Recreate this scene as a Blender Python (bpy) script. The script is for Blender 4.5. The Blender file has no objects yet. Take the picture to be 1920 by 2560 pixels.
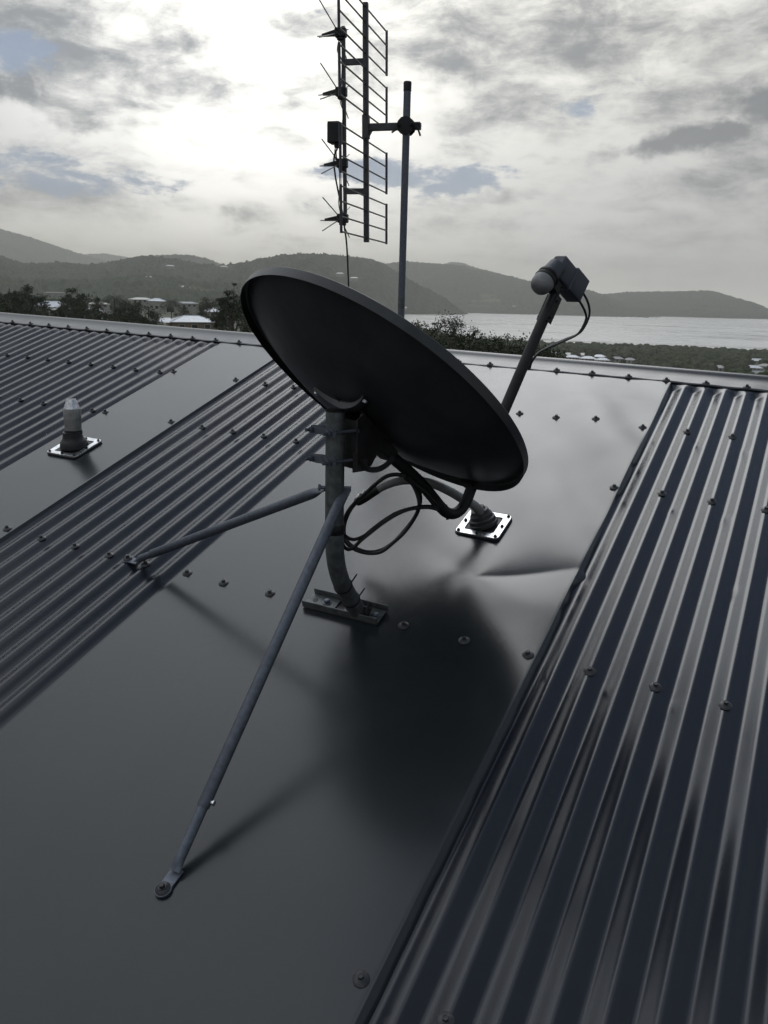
import bpy, math, random
import numpy as np
from mathutils import Vector, Matrix

random.seed(7)
rng = np.random.default_rng(7)
S = bpy.context.scene
COL = S.collection
R_ = math.radians

# ------------------------------------------------------------------ camera
FPX = 2067.45                                    # focal length in pixels of the 1920 wide photo
CAM = np.array([0.9693864, -3.5443735, 0.2998024])
RC = np.array([[0.891144, 0.1351153, -0.4331354],   # world axes of camera right / down / forward (columns)
               [0.4531071, -0.215389, 0.8650442],
               [0.0235868, -0.9671359, -0.2531636]])
cd = bpy.data.cameras.new('camera')
cam = bpy.data.objects.new('camera', cd)
COL.objects.link(cam)
cam.matrix_world = Matrix(((RC[0, 0], -RC[0, 1], -RC[0, 2], CAM[0]),
                           (RC[1, 0], -RC[1, 1], -RC[1, 2], CAM[1]),
                           (RC[2, 0], -RC[2, 1], -RC[2, 2], CAM[2]),
                           (0, 0, 0, 1)))
cd.sensor_fit = 'HORIZONTAL'
cd.sensor_width = 36
cd.lens = FPX / 1920 * 36
cd.clip_start = 0.05
cd.clip_end = 60000
S.camera = cam

# ------------------------------------------------------------------ light, sky, exposure
SUN_AZ, SUN_EL = R_(-18), R_(46)
sd = bpy.data.lights.new('sun', 'SUN')
sd.energy = 0.38
sd.angle = R_(28)
sd.color = (1.0, 0.98, 0.95)
sun = bpy.data.objects.new('sun', sd)
COL.objects.link(sun)
sdir = Vector((math.sin(SUN_AZ) * math.cos(SUN_EL), math.cos(SUN_AZ) * math.cos(SUN_EL), math.sin(SUN_EL)))
sun.rotation_euler = sdir.to_track_quat('Z', 'Y').to_euler()
sun.location = (-20, 30, 30)

S.view_settings.view_transform = 'Standard'
S.view_settings.look = 'None'
S.view_settings.exposure = 0.12
S.view_settings.gamma = 1.0
S.render.engine = 'CYCLES'
S.cycles.max_bounces = 6
S.cycles.diffuse_bounces = 3
S.cycles.glossy_bounces = 4
S.cycles.volume_bounces = 0
S.cycles.caustics_reflective = False
S.cycles.caustics_refractive = False
S.cycles.sample_clamp_indirect = 6.0

world = bpy.data.worlds.new('World')
S.world = world
world.use_nodes = True


class NG:
    """small node-graph writer"""
    def __init__(self, tree):
        self.t = tree
        self.n = tree.nodes
        self.l = tree.links

    def node(self, kind, **props):
        nd = self.n.new(kind)
        for k, v in props.items():
            setattr(nd, k, v)
        return nd

    def put(self, sock, v):
        if isinstance(v, bpy.types.NodeSocket):
            self.l.new(v, sock)
        else:
            sock.default_value = v

    def m(self, op, a, b=0.0, c=0.0, clamp=False):
        nd = self.n.new('ShaderNodeMath')
        nd.operation = op
        nd.use_clamp = clamp
        for i, v in enumerate((a, b, c)):
            self.put(nd.inputs[i], v)
        return nd.outputs[0]

    def vm(self, op, a, b=(0, 0, 0)):
        nd = self.n.new('ShaderNodeVectorMath')
        nd.operation = op
        self.put(nd.inputs[0], a)
        self.put(nd.inputs[1], b)
        return nd.outputs['Value'] if op in ('DOT_PRODUCT', 'LENGTH') else nd.outputs[0]

    def mix(self, f, a, b, blend='MIX'):
        nd = self.n.new('ShaderNodeMix')
        nd.data_type = 'RGBA'
        nd.blend_type = blend
        self.put(nd.inputs[0], f)
        self.put(nd.inputs[6], a)
        self.put(nd.inputs[7], b)
        return nd.outputs[2]

    def noise(self, vec, scale, detail=5, rough=0.55, dist=0.0, out=0):
        nd = self.n.new('ShaderNodeTexNoise')
        if vec is not None:
            self.put(nd.inputs['Vector'], vec)
        nd.inputs['Scale'].default_value = scale
        nd.inputs['Detail'].default_value = detail
        nd.inputs['Roughness'].default_value = rough
        nd.inputs['Distortion'].default_value = dist
        return nd.outputs[out]

    def ss(self, x, a, b):
        nd = self.n.new('ShaderNodeMapRange')
        nd.interpolation_type = 'SMOOTHSTEP'
        self.put(nd.inputs[0], x)
        nd.inputs[1].default_value = a
        nd.inputs[2].default_value = b
        return nd.outputs[0]


def build_world():
    g = NG(world.node_tree)
    g.n.clear()
    out = g.node('ShaderNodeOutputWorld')
    tc = g.node('ShaderNodeTexCoord')
    d = tc.outputs['Generated']
    sx = g.node('ShaderNodeSeparateXYZ')
    g.put(sx.inputs[0], d)
    x, y, z = sx.outputs
    az = g.m('MULTIPLY', g.m('ARCTAN2', x, y), 57.2958)
    el = g.m('MULTIPLY', g.m('ARCSINE', z), 57.2958)
    # irregular edges for the placed cloud masses
    wob1 = g.m('SUBTRACT', g.noise(d, 7, 6, 0.6), 0.5)
    wob2 = g.m('SUBTRACT', g.noise(g.vm('ADD', d, (3.1, 1.7, 5.0)), 7, 6, 0.6), 0.5)
    azw = g.m('MULTIPLY_ADD', wob1, 16.0, az)
    elw = g.m('MULTIPLY_ADD', wob2, 7.0, el)

    def blob(a0, e0, sa, se, amt, tilt=0.0):
        da = g.m('SUBTRACT', azw, a0)
        de = g.m('SUBTRACT', elw, e0)
        if tilt:
            de = g.m('MULTIPLY_ADD', da, -tilt, de)
        q = g.m('ADD', g.m('POWER', g.m('ABSOLUTE', g.m('DIVIDE', da, sa)), 2.0),
                g.m('POWER', g.m('ABSOLUTE', g.m('DIVIDE', de, se)), 2.0))
        return g.m('MULTIPLY', g.m('EXPONENT', g.m('MULTIPLY', q, -1.0)), amt)

    def total(lst):
        s = None
        for b in lst:
            v = blob(*b)
            s = v if s is None else g.m('ADD', s, v)
        return s
    # perspective of a flat cloud deck
    zc = g.m('ADD', g.m('MAXIMUM', z, 0.0), 0.10)
    cb = g.node('ShaderNodeCombineXYZ')
    g.put(cb.inputs[0], g.m('DIVIDE', x, zc))
    g.put(cb.inputs[1], g.m('DIVIDE', y, zc))
    g.put(cb.inputs[2], g.m('MULTIPLY', z, 1.5))
    P = cb.outputs[0]
    n1 = g.noise(P, 1.15, 8, 0.60, 0.25)
    n2 = g.noise(g.vm('ADD', P, (4.0, 9.0, 2.0)), 2.1, 8, 0.62, 0.2)
    n3 = g.noise(g.vm('MULTIPLY', g.vm('ADD', d, (8.0, 1.0, 2.0)), (1.0, 1.0, 2.1)), 5.5, 8, 0.62, 0.35)
    n4 = g.noise(g.vm('MULTIPLY', g.vm('ADD', d, (2.0, 6.0, 2.0)), (1.0, 1.0, 2.6)), 13, 8, 0.65, 0.3)
    # blue gaps
    gap = total([(-50, 6.9, 7, 1.5, 0.62), (-42, 5.9, 5, 0.9, 0.5), (-29.5, 7.6, 5.0, 1.5, 0.8), (-22.0, 7.6, 4.5, 1.1, 0.55),
                 (-50, 12.6, 2.4, 1.2, 0.65), (-14.5, 11.8, 4.5, 0.8, 0.45), (-11.0, 12.6, 3.0, 0.6, 0.35),
                 ])
    gapm = g.ss(g.m('ADD', gap, g.m('ADD', g.m('MULTIPLY', g.m('SUBTRACT', n2, 0.5), 1.3), g.m('MULTIPLY', g.m('SUBTRACT', n4, 0.5), 1.8))), 0.36, 0.74)
    # clear deep blue half of the sky to the right of the picture and overhead
    ea = R_(65)
    edot = g.vm('DOT_PRODUCT', d, (math.sin(ea), math.cos(ea), 0))
    edw = g.m('MULTIPLY_ADD', wob1, 0.10, edot)
    edw = g.m('MULTIPLY_ADD', g.ss(el, 50, 70), 0.46, edw)
    east = g.m('MULTIPLY', g.m('MULTIPLY', g.ss(edw, 0.20, 0.35), g.ss(el, 14, 26)), g.m('SUBTRACT', 1.0, g.ss(el, 74, 84)))
    gapm = g.m('MAXIMUM', gapm, east)
    # thick, grey-bellied cloud
    thick = total([(-47.5, 14.2, 6.0, 1.9, 0.75), (-44.0, 11.3, 3.5, 1.4, 0.6), (-48.3, 10.9, 1.5, 0.9, 1.0), (-45.6, 9.6, 1.2, 0.6, 0.6), (-41, 14.5, 4, 2.0, 0.3),
                   (-9.5, 9.2, 3.2, 0.8, 0.60), (-4.2, 11.0, 2.2, 1.3, 1.3), (-8.5, 9.4, 2.0, 0.6, 0.8), (-19.5, 6.2, 2.6, 0.7, 0.45), (-17.8, 9.3, 1.4, 0.35, 0.4),
                   (-30, 15.6, 7, 1.3, 0.45), (-10, 15.5, 10, 2.4, 0.45), (-36.6, 4.7, 1.6, 0.4, 0.45), (-8, 7.0, 8, 2.2, 0.30),
                   (-20, 14.3, 9, 1.0, 0.25), (-46, 5.0, 4, 0.7, 0.25)])
    tm = g.m('ADD', thick, g.m('MULTIPLY', g.m('SUBTRACT', g.m('ADD', g.m('MULTIPLY', n1, 0.22), g.m('ADD', g.m('MULTIPLY', n3, 0.38), g.m('MULTIPLY', n4, 0.40))), 0.5), 5.4))
    tm = g.ss(tm, -0.30, 0.95)
    # nearness to the sun
    sdot = g.m('MAXIMUM', g.vm('DOT_PRODUCT', d, tuple(sdir)), 0.0)
    high_glow = g.m('POWER', sdot, 8.0)                     # the veiled sun, above the picture
    a2, e2 = R_(-36), R_(13.5)
    ldir = (math.sin(a2) * math.cos(e2), math.cos(a2) * math.cos(e2), math.sin(e2))
    ldot = g.m('MAXIMUM', g.vm('DOT_PRODUCT', d, ldir), 0.0)
    tight = g.m('POWER', ldot, 60.0)                        # thin bright cloud low on the left
    wide = g.m('MULTIPLY_ADD', high_glow, 2.1, g.m('MULTIPLY', g.m('POWER', ldot, 10.0), 0.55))
    lit = g.mix(g.m('POWER', sdot, 3.0), (0.40, 0.43, 0.48, 1), (0.74, 0.705, 0.61, 1))
    dark = g.mix(g.m('POWER', sdot, 3.0), (0.16, 0.18, 0.21, 1), (0.19, 0.188, 0.18, 1))
    hi_ = g.ss(el, 18, 32)
    lit = g.mix(hi_, lit, (0.655, 0.69, 0.73, 1))
    dark = g.mix(hi_, dark, (0.32, 0.345, 0.37, 1))
    cloud = g.mix(tm, lit, dark)
    wa, we = R_(-80), R_(58)
    wdot = g.m('MAXIMUM', g.vm('DOT_PRODUCT', d, (math.sin(wa) * math.cos(we), math.cos(wa) * math.cos(we), math.sin(we))), 0.0)
    gain = g.m('ADD', g.m('MULTIPLY_ADD', g.m('POWER', wdot, 4.0), 0.6, 0.80), g.m('ADD', wide, g.m('MULTIPLY', tight, 0.45)))
    gc = g.node('ShaderNodeCombineXYZ')
    for i in range(3):
        g.put(gc.inputs[i], gain)
    cloud = g.vm('MULTIPLY', cloud, gc.outputs[0])
    cloud = g.mix(g.m('MULTIPLY', g.m('MULTIPLY', tight, 0.45), g.m('SUBTRACT', 1.0, tm)), cloud, (2.2, 2.12, 1.95, 1))
    # low haze band over the horizon
    hz = g.m('EXPONENT', g.m('MULTIPLY', g.m('MAXIMUM', z, 0.0), -24.0))
    side = g.ss(az, -40.0, -6.0)
    hcol = g.mix(side, (1.50, 1.34, 0.98, 1), (1.36, 1.32, 1.22, 1))
    cloud = g.mix(g.m('MULTIPLY', hz, 0.80), cloud, hcol)
    bgc = g.node('ShaderNodeBackground')
    g.put(bgc.inputs[0], cloud)
    sky = g.node('ShaderNodeTexSky', sky_type='NISHITA')
    sky.sun_disc = False
    sky.sun_elevation = SUN_EL
    sky.sun_rotation = SUN_AZ
    sky.air_density = 1.3
    sky.dust_density = 1.5
    bgs = g.node('ShaderNodeBackground')
    g.put(bgs.inputs[0], g.mix(0.85, sky.outputs[0], g.mix(east, (3.0, 3.8, 5.4, 1), g.mix(g.ss(az, 42, 66), (1.0, 1.5, 2.6, 1), (1.9, 2.4, 2.7, 1)))))
    bgs.inputs[1].default_value = 0.085
    mx = g.node('ShaderNodeMixShader')
    g.put(mx.inputs[0], g.m('MULTIPLY', g.m('MULTIPLY', gapm, g.m('SUBTRACT', 1.0, g.m('MULTIPLY', hz, 0.8))), 0.93))
    g.l.new(bgc.outputs[0], mx.inputs[1])
    g.l.new(bgs.outputs[0], mx.inputs[2])
    g.l.new(mx.outputs[0], out.inputs[0])


build_world()


# ------------------------------------------------------------------ materials
def mat(name, base, rough=0.5, metal=0.0, var=0.0, vscale=8.0, rvar=0.0, bump=0.0, bscale=60.0, spec=0.5,
        col2=None, c2scale=3.0, c2lo=0.45, c2hi=0.65, coord='Object', bdist=0.01):
    m = bpy.data.materials.new(name)
    m.use_nodes = True
    g = NG(m.node_tree)
    bs = g.n['Principled BSDF']
    tc = g.node('ShaderNodeTexCoord')
    co = tc.outputs[coord]
    c = (*base, 1)
    if var:
        n = g.noise(co, vscale, 6, 0.6)
        lo = tuple(v * (1 - var) for v in base) + (1,)
        hi = tuple(v * (1 + var) for v in base) + (1,)
        c = g.mix(g.ss(n, 0.3, 0.7), lo, hi)
    if col2:
        n = g.noise(g.vm('ADD', co, (5, 3, 1)), c2scale, 7, 0.62)
        c = g.mix(g.ss(n, c2lo, c2hi), c, (*col2, 1))
    g.put(bs.inputs['Base Color'], c)
    bs.inputs['Metallic'].default_value = metal
    bs.inputs['Specular IOR Level'].default_value = spec
    if rvar:
        n = g.noise(g.vm('ADD', co, (1, 7, 3)), vscale * 1.7, 5, 0.6)
        g.put(bs.inputs['Roughness'], g.m('MULTIPLY_ADD', g.m('SUBTRACT', n, 0.5), rvar * 2, rough))
    else:
        bs.inputs['Roughness'].default_value = rough
    if bump:
        b = g.node('ShaderNodeBump')
        b.inputs['Strength'].default_value = bump
        b.inputs['Distance'].default_value = bdist
        g.put(b.inputs['Height'], g.noise(co, bscale, 4, 0.6))
        g.l.new(b.outputs[0], bs.inputs['Normal'])
    return m


def roof_material(name, base, rough):
    m = bpy.data.materials.new(name)
    m.use_nodes = True
    g = NG(m.node_tree)
    bs = g.n['Principled BSDF']
    co = g.node('ShaderNodeTexCoord').outputs['Object']
    n = g.noise(co, 2.2, 6, 0.6)
    c = g.mix(g.ss(n, 0.3, 0.7), tuple(v * 0.92 for v in base) + (1,), tuple(v * 1.1 for v in base) + (1,))
    # dust film, fine grain, flecks of lichen and bird lime
    dust = g.ss(g.noise(g.vm('ADD', co, (9, 2, 4)), 4.0, 4, 0.55), 0.40, 0.85)
    c = g.mix(g.m('MULTIPLY', dust, 0.05), c, (0.10, 0.095, 0.09, 1))
    vo = g.node('ShaderNodeTexVoronoi')
    g.put(vo.inputs['Vector'], g.vm('ADD', co, (0.3, 0.2, 0.1)))
    vo.inputs['Scale'].default_value = 9.0
    hit = g.m('LESS_THAN', vo.outputs['Distance'], 0.030)
    sep = g.node('ShaderNodeSeparateColor')
    g.put(sep.inputs[0], vo.outputs['Color'])
    rare = g.m('GREATER_THAN', sep.outputs[0], 0.72)
    c = g.mix(g.m('MULTIPLY', hit, rare), c, (0.010, 0.010, 0.010, 1))
    rare2 = g.m('GREATER_THAN', sep.outputs[1], 0.90)
    hit2 = g.m('LESS_THAN', vo.outputs['Distance'], 0.018)
    c = g.mix(g.m('MULTIPLY', hit2, rare2), c, (0.30, 0.30, 0.28, 1))
    g.put(bs.inputs['Base Color'], c)
    rn = g.noise(g.vm('ADD', co, (1, 7, 3)), 3.5, 3, 0.5)
    g.put(bs.inputs['Roughness'], g.m('MULTIPLY_ADD', g.m('SUBTRACT', rn, 0.5), 0.10, g.m('MULTIPLY_ADD', dust, 0.05, rough)))
    b = g.node('ShaderNodeBump')
    b.inputs['Strength'].default_value = 0.06
    b.inputs['Distance'].default_value = 0.0015
    g.put(b.inputs['Height'], g.noise(co, 420, 2, 0.5))
    g.l.new(b.outputs[0], bs.inputs['Normal'])
    return m


M = {}
M['flat'] = roof_material('grey_painted_steel', (0.017, 0.021, 0.024), 0.215)
M['corr'] = roof_material('grey_painted_corrugated_steel', (0.012, 0.015, 0.022), 0.21)
M['galv'] = mat('galvanised_steel', (0.115, 0.125, 0.13), 0.5, 0.5, 0.3, 45, 0.1, 0.35, 160, bdist=0.001)
M['galvd'] = mat('weathered_galvanised_steel', (0.115, 0.130, 0.160), 0.5, 0.45, 0.16, 90, 0.12, 0.45, 220, bdist=0.001)
M['bright'] = mat('bright_zinc', (0.62, 0.63, 0.65), 0.28, 1.0, 0.25, 60, 0.1, 0.2, 90, bdist=0.001)
M['dish'] = mat('charcoal_powder_coat', (0.030, 0.032, 0.036), 0.38, 0.0, 0.25, 9, 0.08, 0.15, 300, bdist=0.0006)
M['arm'] = mat('grey_powder_coat', (0.014, 0.015, 0.017), 0.5, 0.0, 0.3, 20, 0.1, 0.2, 200, bdist=0.0008, spec=0.3)
M['rust'] = mat('rusty_bracket_steel', (0.032, 0.033, 0.034), 0.6, 0.3, 0.3, 30, 0.1, 0.3, 120, col2=(0.034, 0.022, 0.015), c2scale=25, c2lo=0.52, c2hi=0.75, bdist=0.001)
M['black'] = mat('black_plastic', (0.010, 0.010, 0.011), 0.45, 0, 0.2, 40, spec=0.35)
M['rubber'] = mat('black_epdm_rubber', (0.011, 0.011, 0.013), 0.5, 0, 0.3, 30, 0.1, 0.2, 120, bdist=0.001)
M['pvc'] = mat('grey_pvc', (0.30, 0.30, 0.30), 0.5, 0, 0.15, 18, 0.08, col2=(0.20, 0.195, 0.18), c2scale=14)
M['conduit'] = mat('grey_conduit', (0.20, 0.20, 0.20), 0.5, 0, 0.2, 20, 0.1)
M['lnb'] = mat('blue_grey_plastic', (0.042, 0.048, 0.066), 0.5, 0, 0.15, 30, 0.05)
M['lnbcap'] = mat('weathered_pale_plastic', (0.19, 0.19, 0.20), 0.5, 0, 0.2, 50)
M['foil'] = mat('crumpled_foil_tape', (0.75, 0.75, 0.74), 0.25, 1.0, 0.1, 30, 0, 1.0, 90, bdist=0.004)
M['ant'] = mat('dark_anodised_aluminium', (0.060, 0.062, 0.070), 0.45, 0.5, 0.2, 30, 0.1)
M['antrod'] = mat('aluminium_rod', (0.16, 0.155, 0.15), 0.4, 0.7, 0.2, 30, 0.1)
M['screw'] = mat('painted_screw', (0.040, 0.041, 0.045), 0.42, 0.3, 0.3, 60)
M['wall'] = mat('rendered_wall', (0.30, 0.29, 0.27), 0.85, 0, 0.1, 2)


# ------------------------------------------------------------------ object helpers
MW = np.array([[0.9996645, 0.0078327, 0.0246872],     # roof-plane frame (u along ridge, v up the slope, w off the sheet)
               [0.0, 0.9531751, -0.302419],
               [-0.0259015, 0.3023175, 0.9528553]])


def W(u, v, w=0.0):
    return MW @ np.array([u, v, w], float)


UP = np.array([0, 0, 1.0])
WN = MW @ np.array([0, 0, 1.0])
WU = MW @ np.array([1.0, 0, 0])
WV = MW @ np.array([0, 1.0, 0])


def nrm(a):
    a = np.asarray(a, float)
    return a / (np.linalg.norm(a) + 1e-12)


def tag(o, label=None, cat=None, group=None, kind=None):
    if label:
        o['label'] = label
    if cat:
        o['category'] = cat
    if group:
        o['group'] = group
    if kind:
        o['kind'] = kind
    return o


def empty(name, loc, label, cat, group=None):
    o = bpy.data.objects.new(name, None)
    o.empty_display_size = 0.1
    COL.objects.link(o)
    o.location = Vector(loc)
    return tag(o, label, cat, group)


def origin_of(o):
    v = Vector((0, 0, 0))
    while o is not None:
        v = v + Vector(o.location)
        o = o.parent
    return np.array(v)


class MB:
    """collects shapes in world coordinates, links them as one mesh object"""
    def __init__(self):
        self.v = []
        self.f = []

    def add(self, vs, fs):
        k = len(self.v)
        self.v.extend([tuple(map(float, p)) for p in vs])
        self.f.extend([tuple(i + k for i in q) for q in fs])
        return self

    def box(self, c, ax, ay, az, sx, sy, sz, bev=0.0):
        """box of full sizes sx, sy, sz along the unit axes; bev cuts the long edges"""
        c = np.asarray(c, float)
        ax, ay, az = nrm(ax), nrm(ay), nrm(az)
        if bev <= 0:
            P = [c + ax * sx / 2 * i + ay * sy / 2 * j + az * sz / 2 * k for k in (-1, 1) for j in (-1, 1) for i in (-1, 1)]
            self.add(P, [(0, 2, 3, 1), (4, 5, 7, 6), (0, 1, 5, 4), (2, 6, 7, 3), (0, 4, 6, 2), (1, 3, 7, 5)])
            return self
        b = bev
        ring = []
        for (cx, cy, a0) in ((1, 1, 0), (-1, 1, 90), (-1, -1, 180), (1, -1, 270)):
            for t in (0, 30, 60, 90):
                a = R_(a0 + t)
                ring.append((cx * (sx / 2 - b) + b * math.cos(a), cy * (sy / 2 - b) + b * math.sin(a)))
        n = len(ring)
        P = []
        for (k, sc) in ((-sz / 2, -b * 0.6), (-sz / 2 + b * 0.6, 0), (sz / 2 - b * 0.6, 0), (sz / 2, -b * 0.6)):
            for (x, y) in ring:
                fx = 1 + sc / (sx / 2)
                fy = 1 + sc / (sy / 2)
                P.append(c + ax * x * fx + ay * y * fy + az * k)
        F = [tuple(range(n - 1, -1, -1)), tuple(3 * n + i for i in range(n))]
        for r in range(3):
            for i in range(n):
                j = (i + 1) % n
                F.append((r * n + i, r * n + j, (r + 1) * n + j, (r + 1) * n + i))
        return self.add(P, F)

    def tube(self, pts, rad, seg=12, caps=True, squash=None):
        pts = [np.asarray(p, float) for p in pts]
        n = len(pts)
        rad = [rad] * n if np.isscalar(rad) else list(rad)
        P, F = [], []
        prev = None
        for i in range(n):
            d = nrm(pts[min(i + 1, n - 1)] - pts[max(i - 1, 0)])
            if prev is None:
                h = np.array([0, 0, 1.0]) if abs(d[2]) < 0.9 else np.array([1.0, 0, 0])
                a = nrm(np.cross(d, h))
            else:
                a = nrm(prev - d * np.dot(prev, d))
            prev = a
            b = np.cross(d, a)
            for k in range(seg):
                t = 2 * math.pi * k / seg
                P.append(pts[i] + (a * math.cos(t) + b * math.sin(t)) * rad[i])
        for i in range(n - 1):
            for k in range(seg):
                j = (k + 1) % seg
                F.append((i * seg + k, i * seg + j, (i + 1) * seg + j, (i + 1) * seg + k))
        if caps:
            F.append(tuple(range(seg - 1, -1, -1)))
            F.append(tuple((n - 1) * seg + k for k in range(seg)))
        return self.add(P, F)

    def lathe(self, o, axis, prof, seg=24, xdir=None, ell=1.0):
        """prof: (radius, height along the axis)"""
        o = np.asarray(o, float)
        ax = nrm(axis)
        h = np.array([1.0, 0, 0]) if abs(ax[0]) < 0.9 else np.array([0, 1.0, 0])
        a = nrm(np.cross(ax, h)) if xdir is None else nrm(xdir)
        b = np.cross(ax, a)
        P, F = [], []
        for (r, z) in prof:
            for k in range(seg):
                t = 2 * math.pi * k / seg
                P.append(o + ax * z + (a * math.cos(t) + b * math.sin(t) * ell) * max(r, 1e-5))
        for i in range(len(prof) - 1):
            for k in range(seg):
                j = (k + 1) % seg
                F.append((i * seg + k, i * seg + j, (i + 1) * seg + j, (i + 1) * seg + k))
        F.append(tuple(range(seg - 1, -1, -1)))
        F.append(tuple((len(prof) - 1) * seg + k for k in range(seg)))
        return self.add(P, F)

    def build(self, name, material, parent=None, origin=None, sharp=38, smooth=True):
        o0 = origin_of(parent) if parent is not None else (np.array(origin, float) if origin is not None else np.mean(np.array(self.v), 0))
        me = bpy.data.meshes.new(name)
        me.from_pydata([tuple(np.array(p) - o0) for p in self.v], [], self.f)
        me.update()
        ob = bpy.data.objects.new(name, me)
        COL.objects.link(ob)
        if material:
            me.materials.append(material)
        if smooth:
            me.shade_smooth()
            try:
                me.set_sharp_from_angle(angle=R_(sharp))
            except Exception:
                pass
        if parent is not None:
            ob.parent = parent
        else:
            ob.location = Vector(o0)
        return ob


def fast_mesh(name, V, Fq, material, parent=None, origin=(0, 0, 0), smooth=True):
    """V (n,3) world, Fq (m,k) all faces with k corners"""
    o0 = origin_of(parent) if parent is not None else np.array(origin, float)
    V = np.asarray(V, float) - o0
    Fq = np.asarray(Fq, np.int32)
    me = bpy.data.meshes.new(name)
    me.vertices.add(len(V))
    me.vertices.foreach_set('co', V.astype(np.float32).ravel())
    k = Fq.shape[1]
    me.loops.add(Fq.size)
    me.loops.foreach_set('vertex_index', Fq.ravel())
    me.polygons.add(len(Fq))
    me.polygons.foreach_set('loop_start', np.arange(0, Fq.size, k, dtype=np.int32))
    me.polygons.foreach_set('loop_total', np.full(len(Fq), k, dtype=np.int32))
    me.update(calc_edges=True)
    me.validate()
    if smooth:
        me.shade_smooth()
    if material:
        me.materials.append(material)
    ob = bpy.data.objects.new(name, me)
    COL.objects.link(ob)
    if parent is not None:
        ob.parent = parent
    else:
        ob.location = Vector(o0)
    return ob


def grid_faces(nr, nc):
    i = np.arange(nr - 1)[:, None] * nc + np.arange(nc - 1)[None, :]
    i = i.ravel()
    return np.stack([i, i + 1, i + nc + 1, i + nc], 1)


def curve_pts(ctrl, n=10):
    """Catmull-Rom through the control points"""
    C = [np.asarray(p, float) for p in ctrl]
    C = [2 * C[0] - C[1]] + C + [2 * C[-1] - C[-2]]
    out = []
    for i in range(1, len(C) - 2):
        for k in range(n):
            t = k / n
            a, b, c, d = C[i - 1], C[i], C[i + 1], C[i + 2]
            out.append(0.5 * ((2 * b) + (-a + c) * t + (2 * a - 5 * b + 4 * c - d) * t * t + (-a + 3 * b - 3 * c + d) * t ** 3))
    out.append(C[-2])
    return out


# numpy value noise
_perm = rng.random((64, 64))


def vnoise(x, y):
    xi = np.floor(x).astype(int)
    yi = np.floor(y).astype(int)
    fx = x - xi
    fy = y - yi
    fx = fx * fx * (3 - 2 * fx)
    fy = fy * fy * (3 - 2 * fy)
    g = lambda a, b: _perm[(a * 7 + b * 3) % 64, (b * 5 + a) % 64]
    return ((g(xi, yi) * (1 - fx) + g(xi + 1, yi) * fx) * (1 - fy)
            + (g(xi, yi + 1) * (1 - fx) + g(xi + 1, yi + 1) * fx) * fy)


def fbm(x, y, o=4):
    s, a, t = 0, 0.5, 0
    for k in range(o):
        s = s + a * vnoise(x * 2 ** k + 13.1 * k, y * 2 ** k + 7.7 * k)
        t += a
        a *= 0.5
    return s / t


# =================================================================== THE HOUSE ROOF
PITCH = 0.076
UD = 0.5415          # crest line of the right-hand corrugated sheets
DEPTH = 0.0165
V_EAVE = -4.9
house = empty('house', W(0, -1.5, 0), 'house with dark grey corrugated and flat metal roof that fills the foreground', 'house')


def corr_sheet(name, u0, u1, phase, dimples=(), lift=0.0, v0=V_EAVE, v1=-0.004, step=1 / 18):
    us = np.arange(u0, u1 + 1e-6, PITCH * step)
    vs = np.concatenate([np.arange(v0, -2.9, 0.12), np.arange(-2.9, -0.12, 0.022), np.linspace(-0.12, v1, 16)])
    U, V = np.meshgrid(us, vs)
    ph = (U - phase) / PITCH
    c = np.cos(2 * np.pi * ph)
    prof = (np.arcsin(0.74 * c) / math.asin(0.74) - 1) * DEPTH / 2
    # turned-up pan ends under the ridge cap
    k = np.clip((V + 0.062) / 0.05, 0, 1)
    k = k * k * (3 - 2 * k)
    prof = prof * (1 - 0.80 * k)
    Wd = prof + lift
    Wd = Wd + 0.0005 * (fbm(U * 3, V * 1.3) - 0.5)
    for (du, dv, s, h) in dimples:
        Wd = Wd + h * np.exp(-((U - du) ** 2 + ((V - dv) * 0.8) ** 2) / (s * s))
    P = np.stack([U, V, Wd], -1).reshape(-1, 3) @ MW.T
    return fast_mesh(name, P, grid_faces(len(vs), len(us)), M['corr'], house)


# dents near the screws on the right sheets
dimD = [(0.669, -0.522, 0.012, 0.0025), (0.821, -0.532, 0.012, 0.0025), (0.668, -0.986, 0.012, 0.0025), (0.821, -0.986, 0.012, 0.0025),
        (0.669, -1.83, 0.012, 0.002), (0.82, -1.827, 0.012, 0.002)]
corr_sheet('corrugated_sheet', -4.6, -1.775, UD - 30 * PITCH - 0.0128)
corr_sheet('corrugated_sheet', -1.345, -0.632, UD - 16 * PITCH - 0.003)
corr_sheet('corrugated_sheet', 0.488, 0.884, UD, dimD, lift=0.0012)
corr_sheet('corrugated_sheet', 0.86, 4.2, UD, [(0.884, -1.333, 0.014, 0.003)])


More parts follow.
